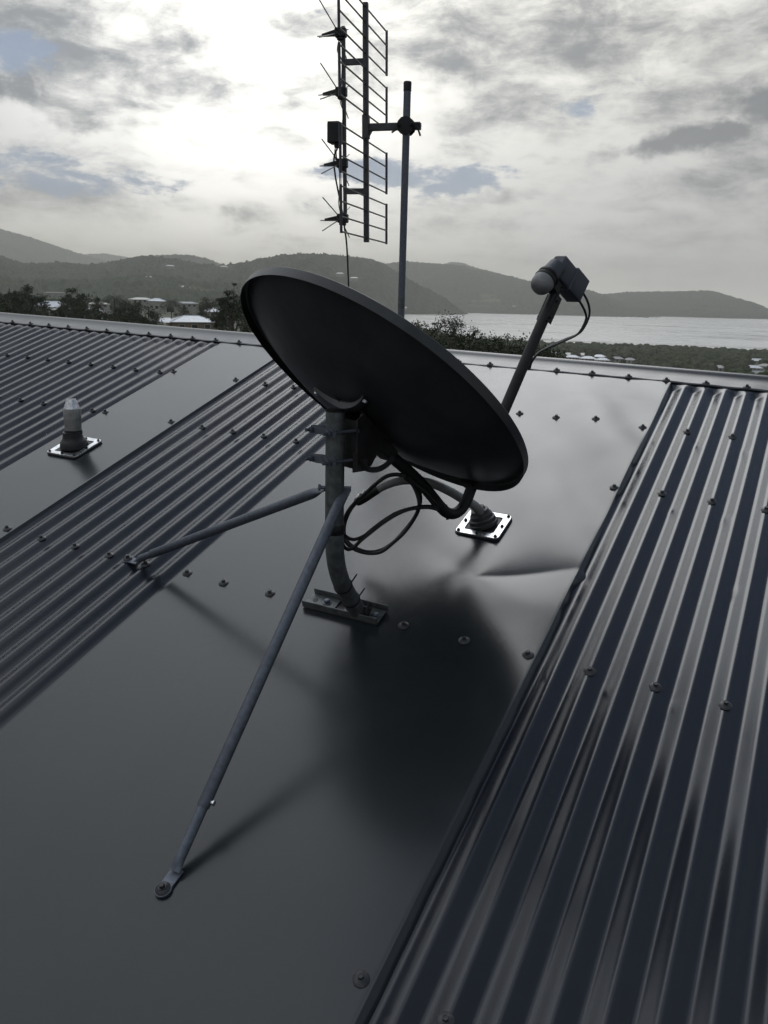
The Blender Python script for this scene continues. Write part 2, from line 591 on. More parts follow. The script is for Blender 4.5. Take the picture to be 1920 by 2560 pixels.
def flat_panel(u0, u1, warp, wavy):
    us = np.arange(u0, u1 + 1e-6, (u1 - u0) / max(2, int((u1 - u0) / 0.008)))
    vs = np.concatenate([np.arange(V_EAVE, -2.93, 0.05), np.arange(-2.9, 0.0, 0.009), [0.0]])
    U, V = np.meshgrid(us, vs)
    Wd = warp(U, V)
    # shallow fade of the warp at the ridge
    P0 = np.stack([U, V, Wd], -1)
    # folded edges: right edge drops into the valley with a wavy lip, left edge too
    vv = vs
    lipw = np.array([wavy(t) for t in vv])
    er = []
    for (du, dw) in ((0.0008, -0.0002), (0.0016, -0.0010), (0.0085, -0.0085), (0.0150, -0.0155)):
        er.append(np.stack([np.full_like(vv, u1 + du) + (lipw * (-dw / 0.0155)), vv, Wd[:, -1] + dw], -1))
    lip = np.stack([np.full_like(vv, u1 + 0.0156) + lipw * 1.1, vv, Wd[:, -1] - 0.0166], -1)
    el_ = []
    for (du, dw) in ((-0.0125, -0.0137), (-0.009, -0.0125), (-0.0055, -0.008), (-0.003, -0.003), (-0.0015, -0.0007)):
        el_.append(np.stack([np.full_like(vv, u0 + du), vv, Wd[:, 0] + dw], -1))
    A = np.concatenate([np.stack(el_, 1), P0, np.stack(er + [lip], 1)], 1)
    nr, nc = A.shape[:2]
    return fast_mesh('flat_panel', A.reshape(-1, 3) @ MW.T, grid_faces(nr, nc), M['flat'], house)


def warp_centre(U, V):
    w = 0.0022 + 0.0030 * (fbm(U * 1.6 + 3, V * 1.1 + 5, 2) - 0.5)
    # long soft buckles in the upper right part
    m = np.clip((V + 1.9) / 0.7, 0, 1) * np.clip((U + 0.2) / 0.5, 0, 1)
    w = w + m * 0.0058 * np.sin((U * 0.9 + V * 0.55) * 17 + 1.5 * fbm(U * 2, V * 2, 2)) * np.clip(-V / 0.2, 0, 1)
    w = w + m * 0.0085 * (fbm(U * 5 + 2, V * 3.2 + 1, 2) - 0.5)
    # the crease: a dent with its point at (0.222,-1.52), sharp fold towards the right edge
    au, av = 0.226, -1.515
    X, Y = U - au, V - av
    r = np.sqrt(X * X + Y * Y) + 1e-9
    th = np.degrees(np.arctan2(Y, X))
    fold = 27.0                                    # direction of the fold
    d = (th - fold + 540) % 360 - 180
    g = -np.exp(-np.abs(d) / 16.0) * 1.0 + 0.55 * np.exp(-((d - 48) / 30.0) ** 2) + 0.25 * np.exp(-((d + 42) / 24.0) ** 2)
    d2 = (th - 152 + 540) % 360 - 180
    g = g - 0.38 * np.exp(-(d2 / 24.0) ** 2) + 0.15 * np.exp(-((d2 + 50) / 30.0) ** 2)
    d3 = (th - 92 + 540) % 360 - 180
    g = g - 0.28 * np.exp(-np.abs(d3) / 10.0)
    d4 = (th + 128 + 540) % 360 - 180
    g = g - 0.12 * np.exp(-(d4 / 26.0) ** 2)
    fall = r * np.exp(-(r / 0.26) ** 2) + 0.018 * np.exp(-(r / 0.03))
    w = w + 0.066 * g * fall
    # small dent lower right
    X, Y = U - 0.42, V + 1.95
    w = w - 0.0022 * np.exp(-((X + 0.3 * Y) ** 2 / 0.0012 + (Y) ** 2 / 0.006))
    return w


def warp_left(U, V):
    return 0.0015 + 0.0016 * (fbm(U * 2 + 9, V * 1.2 + 2, 2) - 0.5)


def wavy_c(v):
    s = 0.0004 * math.sin(v * 21) + 0.0003 * math.sin(v * 47 + 1)
    for (v0, a, sg) in ((-0.736, -0.005, 0.02), (-0.947, -0.005, 0.025), (-1.40, 0.007, 0.018), (-1.47, -0.006, 0.03), (-1.56, -0.004, 0.03)):
        s += a * math.exp(-((v - v0) / sg) ** 2)
    return s


flat_panel(-0.615, 0.484, warp_centre, wavy_c)
flat_panel(-1.772, -1.352, warp_left, lambda v: 0.001 * math.sin(v * 9))

# ridge capping: near leg, rolled top, far leg
rc_prof = [(-0.014, 0.0012), (-0.0145, 0.0036), (-0.012, 0.0056), (0.0, 0.0062), (0.04, 0.0075), (0.072, 0.0100), (0.088, 0.0140), (0.100, 0.0175),
           (0.110, 0.0180), (0.119, 0.0150), (0.128, 0.0085), (0.142, -0.0025), (0.18, -0.029), (0.24, -0.071)]
us = np.arange(-5.2, 4.6, 0.02)
Pc = []
for (v, w) in rc_prof:
    dv = 0.0022 * np.sin(us * 5.1) * (v < 0.01) + 0.0016 * (vnoise(us * 9, us * 0 + 2.0) - 0.5) * (v < 0.01)
    dw = 0.0012 * np.sin(us * 41.3 + 0.8) * (v < 0.01) + 0.0014 * (vnoise(us * 3.3, us * 0) - 0.5)
    Pc.append(np.stack([us, v + dv, w + dw + 0 * us], -1))
Pc = np.stack(Pc, 0)
fast_mesh('ridge_cap', Pc.reshape(-1, 3) @ MW.T, grid_faces(*Pc.shape[:2]), M['flat'], house)

# the far slope of the roof and the walls below
far0 = W(0, 0.105, 0.0)
us = np.arange(-4.6, 4.2, PITCH / 8)
ts = np.array([0.02, 0.6, 1.5, 3.0, 4.6])
U, T_ = np.meshgrid(us, ts)
fs = R_(-17.6)
Pf = np.stack([U, far0[1] + T_ * math.cos(fs), far0[2] - 0.012 - U * 0.0259 + T_ * math.sin(fs) + 0.008 * np.cos(2 * np.pi * U / PITCH)], -1)
fast_mesh('corrugated_sheet', Pf.reshape(-1, 3), grid_faces(len(ts), len(us)), M['corr'], house)
b = MB()
e0 = W(-4.5, V_EAVE + 0.5, -0.02)
yb0, yb1 = e0[1], far0[1] + 4.0
b.box((-0.2, (yb0 + yb1) / 2, -3.15), (1, 0, 0), (0, 1, 0), UP, 8.4, yb1 - yb0, 3.0)
b.build('wall', M['wall'], house)
b = MB()
b.box(W(-0.2, V_EAVE - 0.01, -0.06), WU, nrm((0, 1, 0)), UP, 8.7, 0.02, 0.18)
b.tube([W(-4.55, V_EAVE - 0.07, -0.05), W(4.15, V_EAVE - 0.07, -0.05)], 0.055, 12)
b.build('gutter', M['flat'], house)

# roof screws: hex head, flange, domed washer
ROOFQ = Matrix([[MW[i][j] for j in range(3)] for i in range(3)]).to_quaternion()


def screw_mesh():
    b = MB()
    I = np.eye(3)
    b.lathe((0, 0, 0), (0, 0, 1), [(0.0145, 0.0), (0.0150, 0.0008), (0.0140, 0.0020), (0.0105, 0.0040), (0.0078, 0.0052)], 20)
    b.lathe((0, 0, 0.0050), (0, 0, 1), [(0.0076, 0), (0.0078, 0.0010), (0.0066, 0.0016)], 16)
    b.lathe((0, 0, 0.0062), (0, 0, 1), [(0.0056, 0), (0.0056, 0.0052), (0.0050, 0.0060), (0.0034, 0.0060), (0.0030, 0.0054)], 6)
    me = bpy.data.meshes.new('roof_screw')
    me.from_pydata(b.v, [], b.f)
    me.materials.append(M['screw'])
    me.shade_smooth()
    me.set_sharp_from_angle(angle=R_(30))
    return me


SCREW = screw_mesh()
screws = []
for j in range(-26, 3):
    u = UD + PITCH + 2 * PITCH * j
    if -3.5 < u < 0.95:
        screws.append((u, 0.0, 0.0068))
for k in range(-15, 0, 2):
    screws.append((-1.751 + k * PITCH, -0.440, 0.0))
for k in (1, 3, 5, 7):
    screws.append((-1.2865 + k * PITCH, -0.440, 0.0))
    screws.append((-1.2865 + k * PITCH, -0.907, 0.0))
for k in (1, 3, 5):
    screws.append((-1.2865 + k * PITCH, -1.786, 0.0))
for k in (1, 3, 5):
    for v in (-0.440, -0.907, -1.786, -2.657):
        screws.append((UD + k * PITCH, v, 0.0015 if k < 5 else 0.0))
for k in (-11, -9, -7, -5, -3, -1):
    screws.append((-1.751 + k * PITCH, -0.903, 0.0))
FLATS = [(-0.004, -0.449), (0.138, -0.447), (0.289, -0.438), (0.462, -0.438), (0.468, -0.910), (0.127, -1.785), (0.297, -1.784), (0.464, -1.783),
         (-0.595, -1.785), (-0.456, -1.791), (-0.296, -1.786), (0.462, -2.655), (-0.45, -0.447), (-0.30, -0.447), (-0.15, -0.447)]
for (u, v) in FLATS:
    w = float(warp_centre(np.array([u]), np.array([v]))[0])
    screws.append((u, v, w + 0.0003))
for (u, v) in [(-1.377, -1.778), (-1.757, -0.421), (-1.377, -0.433), (-1.750, -0.903), (-1.378, -0.899)]:
    screws.append((u, v, 0.0022))
ho = origin_of(house)
for (u, v, w) in screws[:100]:
    o = bpy.data.objects.new('roof_screw', SCREW)
    COL.objects.link(o)
    o.parent = house
    o.location = Vector(W(u + random.uniform(-.0015, .0015), v + random.uniform(-.003, .003), w) - ho)
    q = Matrix.Rotation(random.uniform(0, 6.28), 3, 'Z').to_quaternion()
    tl = Matrix.Rotation(R_(random.uniform(-5, 5)), 3, random.choice('XY')).to_quaternion()
    o.rotation_mode = 'QUATERNION'
    o.rotation_quaternion = ROOFQ @ tl @ q

# =================================================================== ROOF FLASHINGS
def flashing(root, cu, cv, half, w0, prof, rubber_axis, rivets, wid=0.021, wob=0.0015):
    """aluminium-framed square rubber flashing with a stepped cone"""
    def ring(hh, cr, w):
        pts = []
        for (sx, sy, a0) in ((1, 1, 0), (-1, 1, 90), (-1, -1, 180), (1, -1, 270)):
            for t in (0, 22, 45, 68, 90):
                a = R_(a0 + t)
                x = sx * (hh - cr) + cr * math.cos(a)
                y = sy * (hh - cr) + cr * math.sin(a)
                ww = w + wob * math.sin(x * 90 + 1) * math.cos(y * 70)
                pts.append(W(cu + x, cv + y, ww))
        return pts
    b = MB()
    rings = [ring(half + 0.002, 0.016, w0 - 0.004), ring(half + 0.003, 0.016, w0 + 0.003), ring(half, 0.015, w0 + 0.006), ring(half * 0.3, 0.01, w0 + 0.007)]
    n = len(rings[0])
    P = [p for r in rings for p in r]
    F = [(k * n + i, k * n + (i + 1) % n, (k + 1) * n + (i + 1) % n, (k + 1) * n + i) for k in range(3) for i in range(n)]
    F.append(tuple(3 * n + i for i in range(n)))
    b.add(P, F)
    b.lathe(W(cu, cv, w0 + 0.005), rubber_axis, prof, 28)
    b.build('rubber_boot', M['rubber'], root)
    b = MB()
    rings = [ring(half - wid, 0.009, w0 + 0.0060), ring(half - wid, 0.009, w0 + 0.0080), ring(half, 0.014, w0 + 0.0085), ring(half + 0.0005, 0.014, w0 + 0.0060)]
    P = [p for r in rings for p in r]
    F = [(k * n + i, (k + 1) * n + i, (k + 1) * n + (i + 1) % n, k * n + (i + 1) % n) for k in range(3) for i in range(n)]
    b.add(P, F)
    fr = b.build('flashing_frame', M['bright'], root, sharp=50)
    for (x, y) in rivets:
        b = MB()
        b.lathe(W(cu + x, cv + y, w0 + 0.0082), WN, [(0.0058, 0), (0.0058, 0.0015), (0.0042, 0.0018), (0.0040, 0.0055), (0.0030, 0.0064)], 10)
        b.build('rivet', M['black'], fr)


q = 0.0595
riv8 = [(-q, -q), (0, -q), (q, -q), (q, 0), (q, q), (0, q), (-q, q), (-q, 0)]
vent = empty('vent_pipe', W(-1.615, -1.222, 0.004), 'short grey plumbing vent pipe with shiny tapered tip standing on the left flat panel', 'pipe')
cl = W(-1.615, -1.222, 0.008)
flashing(vent, -1.615, -1.222, 0.078, 0.004, [(0.056, 0.0), (0.055, 0.010), (0.052, 0.022), (0.046, 0.030), (0.042, 0.034), (0.038, 0.046), (0.036, 0.060), (0.0352, 0.064)],
         nrm(0.55 * UP + 0.45 * WN), [(x * 1.13, y * 1.13) for x, y in riv8])
b = MB()
b.lathe(cl, UP, [(0.0325, 0.03), (0.0325, 0.112), (0.0330, 0.113), (0.0335, 0.116), (0.0335, 0.152), (0.0322, 0.155)], 28)
b.build('pipe', M['pvc'], vent)
b = MB()
b.lathe(cl, UP, [(0.0345, 0.052), (0.0347, 0.055), (0.0347, 0.066), (0.0340, 0.069)], 28)
b.build('rubber_band', M['black'], vent)
b = MB()
b.lathe(cl, UP, [(0.0322, 0.152), (0.0312, 0.157), (0.0190, 0.190), (0.0180, 0.1925), (0.0150, 0.1925), (0.0145, 0.186)], 14)
b.build('pipe_cap', M['bright'], vent, sharp=20)

cond = empty('cable_conduit', W(0.151, -1.256, 0.0), 'thin grey conduit curving out of a square metal-framed rubber roof flashing', 'conduit')
wfl = float(warp_centre(np.array([0.151]), np.array([-1.256]))[0])
cax = nrm(WN * 0.8 + UP * 0.25 - WU * 0.30)
flashing(cond, 0.151, -1.256, 0.069, wfl + 0.003, [(0.046, 0.0), (0.045, 0.009), (0.042, 0.011), (0.041, 0.022), (0.036, 0.025), (0.034, 0.036), (0.030, 0.039), (0.027, 0.050), (0.019, 0.052), (0.018, 0.060)],
         cax, riv8[:5] + riv8[6:])


def ray(x, y):
    return RC @ np.array([(x - 960) / FPX, (y - 1280) / FPX, 1.0])


def hitp(x, y, p0, nn):
    d = ray(x, y)
    t = np.dot(nn, np.asarray(p0) - CAM) / np.dot(nn, d)
    return CAM + t * d


cpx = [(1207, 1300), (1203, 1282), (1183, 1262), (1153, 1245), (1120, 1226), (1078, 1208), (1035, 1201), (1002, 1202), (968, 1212), (934, 1229), (898, 1252)]
cpts = []
for i, (x, y) in enumerate(cpx):
    t = max(0, i - 1) / (len(cpx) - 2)
    v = -1.262 - 0.20 * t
    cpts.append(hitp(x, y, W(0, v, 0), WV))
cpts[0] = W(0.151, -1.256, 0.03)
cc_ = curve_pts(cpts, 6)
b = MB()
b.tube(cc_, [0.0155 - 0.0035 * min(1, i / (len(cc_) * 0.8)) for i in range(len(cc_))], 14)
b.build('conduit_tube', M['conduit'], cond)
b = MB()
e = cc_[-1]
b.tube([cc_[-9], cc_[-6], cc_[-3], e, e + (e - cc_[-3]) * 0.6], [0.0130, 0.0150, 0.0155, 0.0145, 0.0115], 12)
b.build('tape_wrap', M['black'], cond)
b = MB()
a0 = cc_[-4] + UP * 0.010
pp = [a0 + (e - cc_[-4]) * t + UP * (0.005 * math.sin(t * 9)) for t in np.linspace(0, 1.35, 9)]
b.tube(pp, [0.007, 0.009, 0.008, 0.010, 0.008, 0.010, 0.009, 0.010, 0.005], 7)
b.build('foil_patch', M['foil'], cond, sharp=15)

# =================================================================== THE DISH
C0 = np.array([0.0191893, -1.6540126, 0.0734264])
DN = np.array([0.2548296, 0.6015696, 0.7570831])
DS = np.array([0.9207911, -0.390056, 0.0])
DT = np.array([-0.295305, -0.6971157, 0.6533182])
DW, DH = 0.794, 0.866


def dp(n=0.0, t=0.0, s=0.0):
    return C0 + DN * n + DT * t + DS * s


dish = empty('satellite_dish', W(-0.055, -1.775, 0.0), 'large dark grey satellite dish seen from behind on a braced steel pole', 'satellite dish')
# reflector
A_, B_ = DW / 2, DH / 2
front = []
nb = 26
for i in range(nb + 1):
    r = i / nb * (1 - 0.048)
    front.append((r, -0.100 * (1 - (i / nb) ** 2) - 0.006))
front += [(0.962, -0.0035), (0.972, -0.0012), (0.985, 0.0), (0.998, -0.0003), (1.0, -0.0012), (1.0005, -0.0125), (1.0, -0.0240), (0.9985, -0.0244)]
back = [(0.9960, -0.0236), (0.9955, -0.0125), (0.9955, -0.0052), (0.985, -0.0026), (0.972, -0.0038), (0.960, -0.0062)]
for i in range(nb, -1, -1):
    r = i / nb * (1 - 0.048)
    back.append((r, -0.100 * (1 - (i / nb) ** 2) - 0.0085))
prof = front + back
seg = 144
P = []
for (r, n) in prof:
    for k in range(seg):
        a = 2 * math.pi * k / seg
        rip = 0.0004 * math.sin(a * 24) * max(0, r - 0.5) * (r < 0.95)
        P.append(dp(n + rip, B_ * r * math.sin(a), A_ * r * math.cos(a)))
F = []
for i in range(len(prof) - 1):
    for k in range(seg):
        j = (k + 1) % seg
        F.append((i * seg + k, i * seg + j, (i + 1) * seg + j, (i + 1) * seg + k))
b = MB()
b.add(P, F)
b.build('reflector', M['dish'], dish, sharp=28)

# mounting foot: a channel with flanges, bolts
ft = []
cuF, cvF = -0.056, -1.777
b = MB()
L, Wd = 0.232, 0.060
b.box(W(cuF - 0.070, cvF, 0.0085), WU, WV, WN, L - 0.140, Wd - 0.008, 0.004)
b.box(W(cuF + 0.060, cvF, 0.0085), WU, WV, WN, L - 0.120, Wd - 0.008, 0.004)
for s in (-1, 1):
    b.box(W(cuF + (0.004 if s > 0 else 0), cvF + s * Wd / 2, 0.016), WU, WV, WN, L, 0.004, 0.022, 0.0018)
foot = b.build('mounting_foot', M['galv'], dish)
b = MB()
b.box(W(cuF, cvF, 0.0040), WU, WV, WN, L - 0.01, Wd + 0.004, 0.005)
b.build('rubber_pad', M['rubber'], foot)
for (u, v) in ((-0.112, -1.774), (0.044, -1.782)):
    b = MB()
    b.lathe(W(u, v, 0.010), WN, [(0.013, 0), (0.013, 0.002), (0.009, 0.0025)], 18)
    b.lathe(W(u, v, 0.0122), WN, [(0.0085, 0), (0.0085, 0.007), (0.0055, 0.0085)], 6)
    b.build('bolt', M['galvd'], foot)
b = MB()
b.lathe(W(-0.149, -1.775, 0.0106), WN, [(0.0075, 0), (0.0075, 0.0008), (0.005, 0.0008)], 14)
b.build('bolt_hole', M['black'], foot)
for s in (-1, 1):     # lugs that grip the tube
    pass
b = MB()
for s in (-1, 1):
    b.box(W(-0.006 + s * 0.029, cvF - 0.004, 0.027), WU, nrm(W(0, -0.0, 1) * 0.8 + WV * -0.4), nrm(np.cross(WU, WN * 0.8 - WV * 0.4)), 0.004, 0.030, 0.034, 0.0015)
b.tube([W(-0.045, cvF - 0.006, 0.032), W(0.033, cvF - 0.006, 0.032)], 0.005, 10)
b.build('pole_lug', M['rust'], foot)

# pole
pb = np.array([-0.0083511, -1.86856, 0.20772])
bend = W(*pb)
p0 = W(-0.0085, -1.785, 0.014)
dlow = nrm(bend - p0)
seglen = np.linalg.norm(bend - p0)
path = [p0, p0 + dlow * (seglen - 0.090)]
A1 = p0 + dlow * (seglen - 0.090)
B1 = bend + UP * 0.090
for t in np.linspace(0.1, 0.9, 9):
    path.append((1 - t) ** 2 * A1 + 2 * t * (1 - t) * bend + t * t * B1)
path += [B1, bend + UP * 0.398]
POLE_R = 0.0232
b = MB()
b.tube(path, POLE_R, 28)
pole = b.build('pole', M['galv'], dish, sharp=50)
b = MB()
b.lathe(bend + UP * 0.398, UP, [(POLE_R, -0.001), (POLE_R * 1.02, 0.0), (POLE_R * 1.02, 0.0035), (POLE_R * 0.9, 0.0045)], 28)
b.build('pole_cap', M['black'], pole)
b = MB()
b.lathe(bend + UP * 0.095, UP, [(0.0236, 0), (0.0244, 0.001), (0.0246, 0.012), (0.0242, 0.024), (0.0236, 0.025)], 28)
b.build('tape_wrap', M['black'], pole)
for t, sd_ in ((0.045, 1), (0.115, 1)):      # cable ties with their tails
    c = p0 + dlow * (seglen - 0.03 - t)
    b = MB()
    b.lathe(c, dlow, [(0.0238, -0.004), (0.0250, -0.003), (0.0250, 0.003), (0.0238, 0.004)], 24)
    side = nrm(np.cross(dlow, RC[:, 2]))
    if np.dot(side, RC[:, 0]) < 0:
        side = -side
    a = c + side * 0.025
    b.box(a + (side * 0.7 + UP * 0.7) * 0.010, nrm(side + UP), dlow, np.cross(nrm(side + UP), dlow), 0.024, 0.005, 0.0016)
    b.build('cable_tie', M['black'], pole)

# clamps on the pole
az_h = nrm(np.array([DN[0], DN[1], 0]))
pc = lambda h: bend + UP * h
for h in (0.353, 0.283):
    b = MB()
    c = pc(h) - az_h * 0.030
    # saddle with V notch and ears
    pl = []
    for (s, a) in ((-0.046, -0.004), (-0.044, -0.012), (-0.020, -0.014), (0.0, -0.006), (0.020, -0.014), (0.044, -0.012), (0.046, -0.004), (0.028, 0.006), (0.0, 0.018), (-0.028, 0.006)):
        pl.append(c + DS * s + az_h * (a + 0.002))
    n = len(pl)
    Pv = [p - UP * 0.009 for p in pl] + [p + UP * 0.009 for p in pl]
    b.add(Pv, [tuple(range(n - 1, -1, -1)), tuple(range(n, 2 * n))] + [(i, (i + 1) % n, n + (i + 1) % n, n + i) for i in range(n)])
    cl_ = b.build('pole_clamp', M['galvd'], dish)
    for s in (-0.035, 0.035):
        b = MB()
        a = pc(h) + DS * s
        b.tube([a - az_h * 0.062, a + az_h * 0.040], 0.0040, 10)
        b.lathe(a - az_h * 0.043, -az_h, [(0.0076, 0), (0.0076, 0.0065)], 6)
        b.lathe(a + az_h * 0.0365, az_h, [(0.0070, 0), (0.0070, 0.0045)], 6)
        b.build('clamp_bolt', M['galvd'], cl_)

# azimuth bracket between pole and dish, cheeks and back plate
b = MB()
c1 = pc(0.318) + az_h * 0.034
b.box(c1, DS, az_h, UP, 0.088, 0.004, 0.118, 0.0015)
for s in (-0.034, 0.034):
    # cheek plate in the vertical symmetry plane
    def q(a, h):
        return pc(h) + az_h * a + DS * s
    outline = [q(0.034, 0.375), q(0.060, 0.392), dp(-0.104, 0.095, s), dp(-0.106, -0.030, s), dp(-0.122, -0.060, s), q(0.085, 0.262), q(0.060, 0.255), q(0.034, 0.262)]
    n = len(outline)
    th = DS * 0.0018
    b.add([p - th for p in outline] + [p + th for p in outline],
          [tuple(range(n - 1, -1, -1)), tuple(range(n, 2 * n))] + [(i, (i + 1) % n, n + (i + 1) % n, n + i) for i in range(n)])
brk = b.build('mount_bracket', M['rust'], dish)
# curved adjusting slot plate under the cheeks
b = MB()
for s in (0.041,):
    cx = pc(0.325) + az_h * 0.095 + DS * s
    ri, ro = 0.066, 0.080
    ang = np.linspace(R_(200), R_(320), 22)
    e1, e2 = az_h, UP
    pin, pout = [], []
    for a in ang:
        dd = e1 * math.cos(a) + e2 * math.sin(a)
        pin.append(cx + dd * ri)
        pout.append(cx + dd * ro)
    k = len(ang)
    P = [p - DS * 0.0018 for p in pin + pout] + [p + DS * 0.0018 for p in pin + pout]
    F = []
    for i in range(k - 1):
        F += [(i, i + 1, k + i + 1, k + i), (2 * k + i, 3 * k + i, 3 * k + i + 1, 2 * k + i + 1), (i, 2 * k + i, 2 * k + i + 1, i + 1), (k + i, k + i + 1, 3 * k + i + 1, 3 * k + i)]
    F += [(0, k, 3 * k, 2 * k), (k - 1, 3 * k - 1, 4 * k - 1, 2 * k - 1)]
    b.add(P, F)
b.box(pc(0.268) + az_h * 0.045 + DS * 0.041, az_h, DS, UP, 0.045, 0.0036, 0.030, 0.001)
b.build('slot_plate', M['rust'], dish)
# band bolted across the back of the bowl
def bowl_n(t, s):
    r = math.sqrt((t / B_) ** 2 + (s / A_) ** 2) / 0.952
    return -0.100 * (1 - r * r) - 0.0088


b = MB()
nb_ = 18
P, F = [], []
for i in range(nb_ + 1):
    u = i / nb_ * 2 - 1
    s = 0.098 * u
    t = 0.100 - 0.034 * (1 - u * u)
    n = bowl_n(t, s) - 0.003
    for (dn, dt) in ((0.0, 0.016), (-0.016, 0.012), (-0.018, 0.0), (-0.016, -0.006), (-0.012, 0.0), (-0.012, 0.008), (0.0, 0.012)):
        P.append(dp(n + dn * (1 - 0.5 * abs(u)), t + dt, s))
m_ = 7
for i in range(nb_):
    for k in range(m_):
        j = (k + 1) % m_
        F.append((i * m_ + k, i * m_ + j, (i + 1) * m_ + j, (i + 1) * m_ + k))
F += [tuple(range(m_)), tuple(nb_ * m_ + k for k in range(m_ - 1, -1, -1))]
b.add(P, F)
band = b.build('back_band', M['dish'], dish)
for (s, t) in ((-0.097, 0.100), (0.097, 0.100), (-0.045, 0.045), (0.045, 0.045)):
    b = MB()
    b.lathe(dp(bowl_n(t, s) - 0.010, t, s), -DN, [(0.0085, 0), (0.0085, 0.0015), (0.0062, 0.0020), (0.0062, 0.0060)], 12)
    b.build('bolt', M['bright'], band)
b = MB()
b.box(dp(-0.106, -0.005, 0), DS, DT, DN, 0.072, 0.17, 0.010, 0.002)
b.box(dp(-0.122, -0.075, 0), DS, DT, DN, 0.050, 0.11, 0.034, 0.004)
b.build('hub_plate', M['rust'], dish)
b = MB()
b.box(dp(-0.135, 0.004, 0.030), DS, DT, DN, 0.040, 0.014, 0.002, 0.0)
b.build('maker_plate', M['galv'], dish)

# LNB arm: one bent tube from the bracket, hooked round the lower rim and straight to the LNB
arm2d = [(-0.128, -0.045), (-0.122, -0.12), (-0.117, -0.19), (-0.114, -0.27), (-0.118, -0.34), (-0.122, -0.388), (-0.120, -0.420), (-0.107, -0.446), (-0.083, -0.461),
         (-0.054, -0.463), (-0.026, -0.456), (0.02, -0.4435), (0.12, -0.424), (0.242, -0.401), (0.397, -0.3705), (0.52, -0.3475), (0.606, -0.332)]
apts = curve_pts([dp(n, t) for n, t in arm2d], 6)
b = MB()
b.tube(apts, 0.0162, 20)
arm = b.build('feed_arm', M['arm'], dish)
b = MB()
b.box(dp(-0.012, -0.437, 0), DS, DT, DN, 0.050, 0.030, 0.014, 0.003)
b.tube([dp(-0.010, -0.440, -0.034), dp(-0.010, -0.440, 0.034)], 0.0045, 10)
b.build('rim_clip', M['black'], arm)
for p_, q_, r_b in ((dp(-0.106, -0.40, 0.0), dp(-0.136, -0.43, 0.006), 0.0045), (dp(-0.135, -0.082, 0.0), dp(-0.156, -0.090, 0.0), 0.006)):
    b = MB()
    b.tube([p_, q_], r_b, 8)
    b.build('arm_bolt', M['black'], arm)
# saddle that holds the LNB
for s in (-1, 1):
    b = MB()
    b.box(dp(0.560, -0.345, s * 0.0175), nrm(DN * 0.98 + DT * 0.18), nrm(DT * 0.98 - DN * 0.18), DS, 0.085, 0.026, 0.0025, 0.0)
    b.tube([dp(0.532, -0.347, s * 0.016), dp(0.532, -0.347, s * 0.026)], 0.0045, 8)
    b.tube([dp(0.585, -0.338, s * 0.016), dp(0.585, -0.338, s * 0.024)], 0.0045, 8)
    b.build('arm_bracket', M['arm'], arm)
b = MB()
b.tube([dp(0.20, -0.393, 0.014), dp(0.20, -0.40, 0.032)], 0.005, 8)
b.build('arm_bolt', M['arm'], arm)
# LNB
hax = nrm(-DN * 0.978 + DT * 0.19)
hc = dp(0.590, -0.2675)                       # centre of the horn mouth
b = MB()
b.lathe(hc, -hax, [(0.006, -0.030), (0.016, -0.0285), (0.024, -0.024), (0.0295, -0.016), (0.032, -0.006), (0.0325, 0.004), (0.0325, 0.012)], 32)
lc = b.build('lnb_cap', M['lnbcap'], dish)
b = MB()
b.lathe(hc, -hax, [(0.0335, 0.011), (0.0345, 0.013), (0.0345, 0.018), (0.0315, 0.020), (0.0315, 0.026), (0.034, 0.028), (0.034, 0.034), (0.027, 0.037), (0.025, 0.06)], 32)
b.tube([hc - hax * 0.030 + DT * -0.026, dp(0.606, -0.334)], 0.0165, 16)
b.box(hc - hax * 0.030 + DT * -0.034, DS, DT, DN, 0.032, 0.040, 0.034, 0.004)
b.build('lnb_collar', M['black'], dish)
b = MB()
bl = nrm(DN * 0.15 - DT * 0.989)              # long axis of the body, pointing down to the sockets
bh = nrm(DN * 0.989 + DT * 0.15)
bcn = dp(0.6755, -0.342)
b.box(bcn, DS, bh, bl, 0.046, 0.070, 0.136, 0.007)
b.box(bcn + bl * 0.034 + bh * 0.001, DS, bh, bl, 0.053, 0.076, 0.072, 0.005)
b.tube([hc - hax * 0.030, hc - hax * 0.045, hc - hax * 0.078], [0.0285, 0.0290, 0.0275], 24)
for k in (-0.014, 0.014):
    b.tube([bcn + bl * 0.066 + bh * k, bcn + bl * 0.080 + bh * k], 0.0055, 10)
b.build('lnb_body', M['lnb'], dish)

# twin cable from the LNB back to the arm
def sym(x, y, s=0.0):
    return hitp(x, y, dp(0, 0, s), DS)


z5 = lambda x, y: (1200 + x * 0.20795, 600 + y * 0.20795)
for (lst, s) in (([(1135, 640), (1200, 740), (1262, 860), (1272, 960), (1180, 1125), (1000, 1218), (800, 1305), (690, 1375), (610, 1480), (585, 1560)], 0.004),
                 ([(1215, 600), (1285, 720), (1318, 850), (1290, 975), (1195, 1118), (1010, 1200), (810, 1290), (700, 1362), (622, 1465), (598, 1545)], -0.004)):
    pts = [sym(*z5(x, y), s) for x, y in lst]
    b = MB()
    b.tube(curve_pts(pts, 7), 0.0036, 8)
    b.build('lnb_cable', M['black'], dish)
b = MB()
b.lathe(dp(0.20, -0.408), nrm(DN * 0.98 + DT * 0.18), [(0.0175, -0.003), (0.0185, -0.002), (0.0185, 0.002), (0.0175, 0.003)], 20)
b.build('cable_tie', M['black'], arm)

# cable loops hanging between arm, pole and conduit
z4 = lambda x, y: (740 + x * 0.42194, 950 + y * 0.42194)
LN = nrm(np.array([RC[0, 2], RC[1, 2], 0.0]))
lp0 = pc(0.10) + LN * 0.03


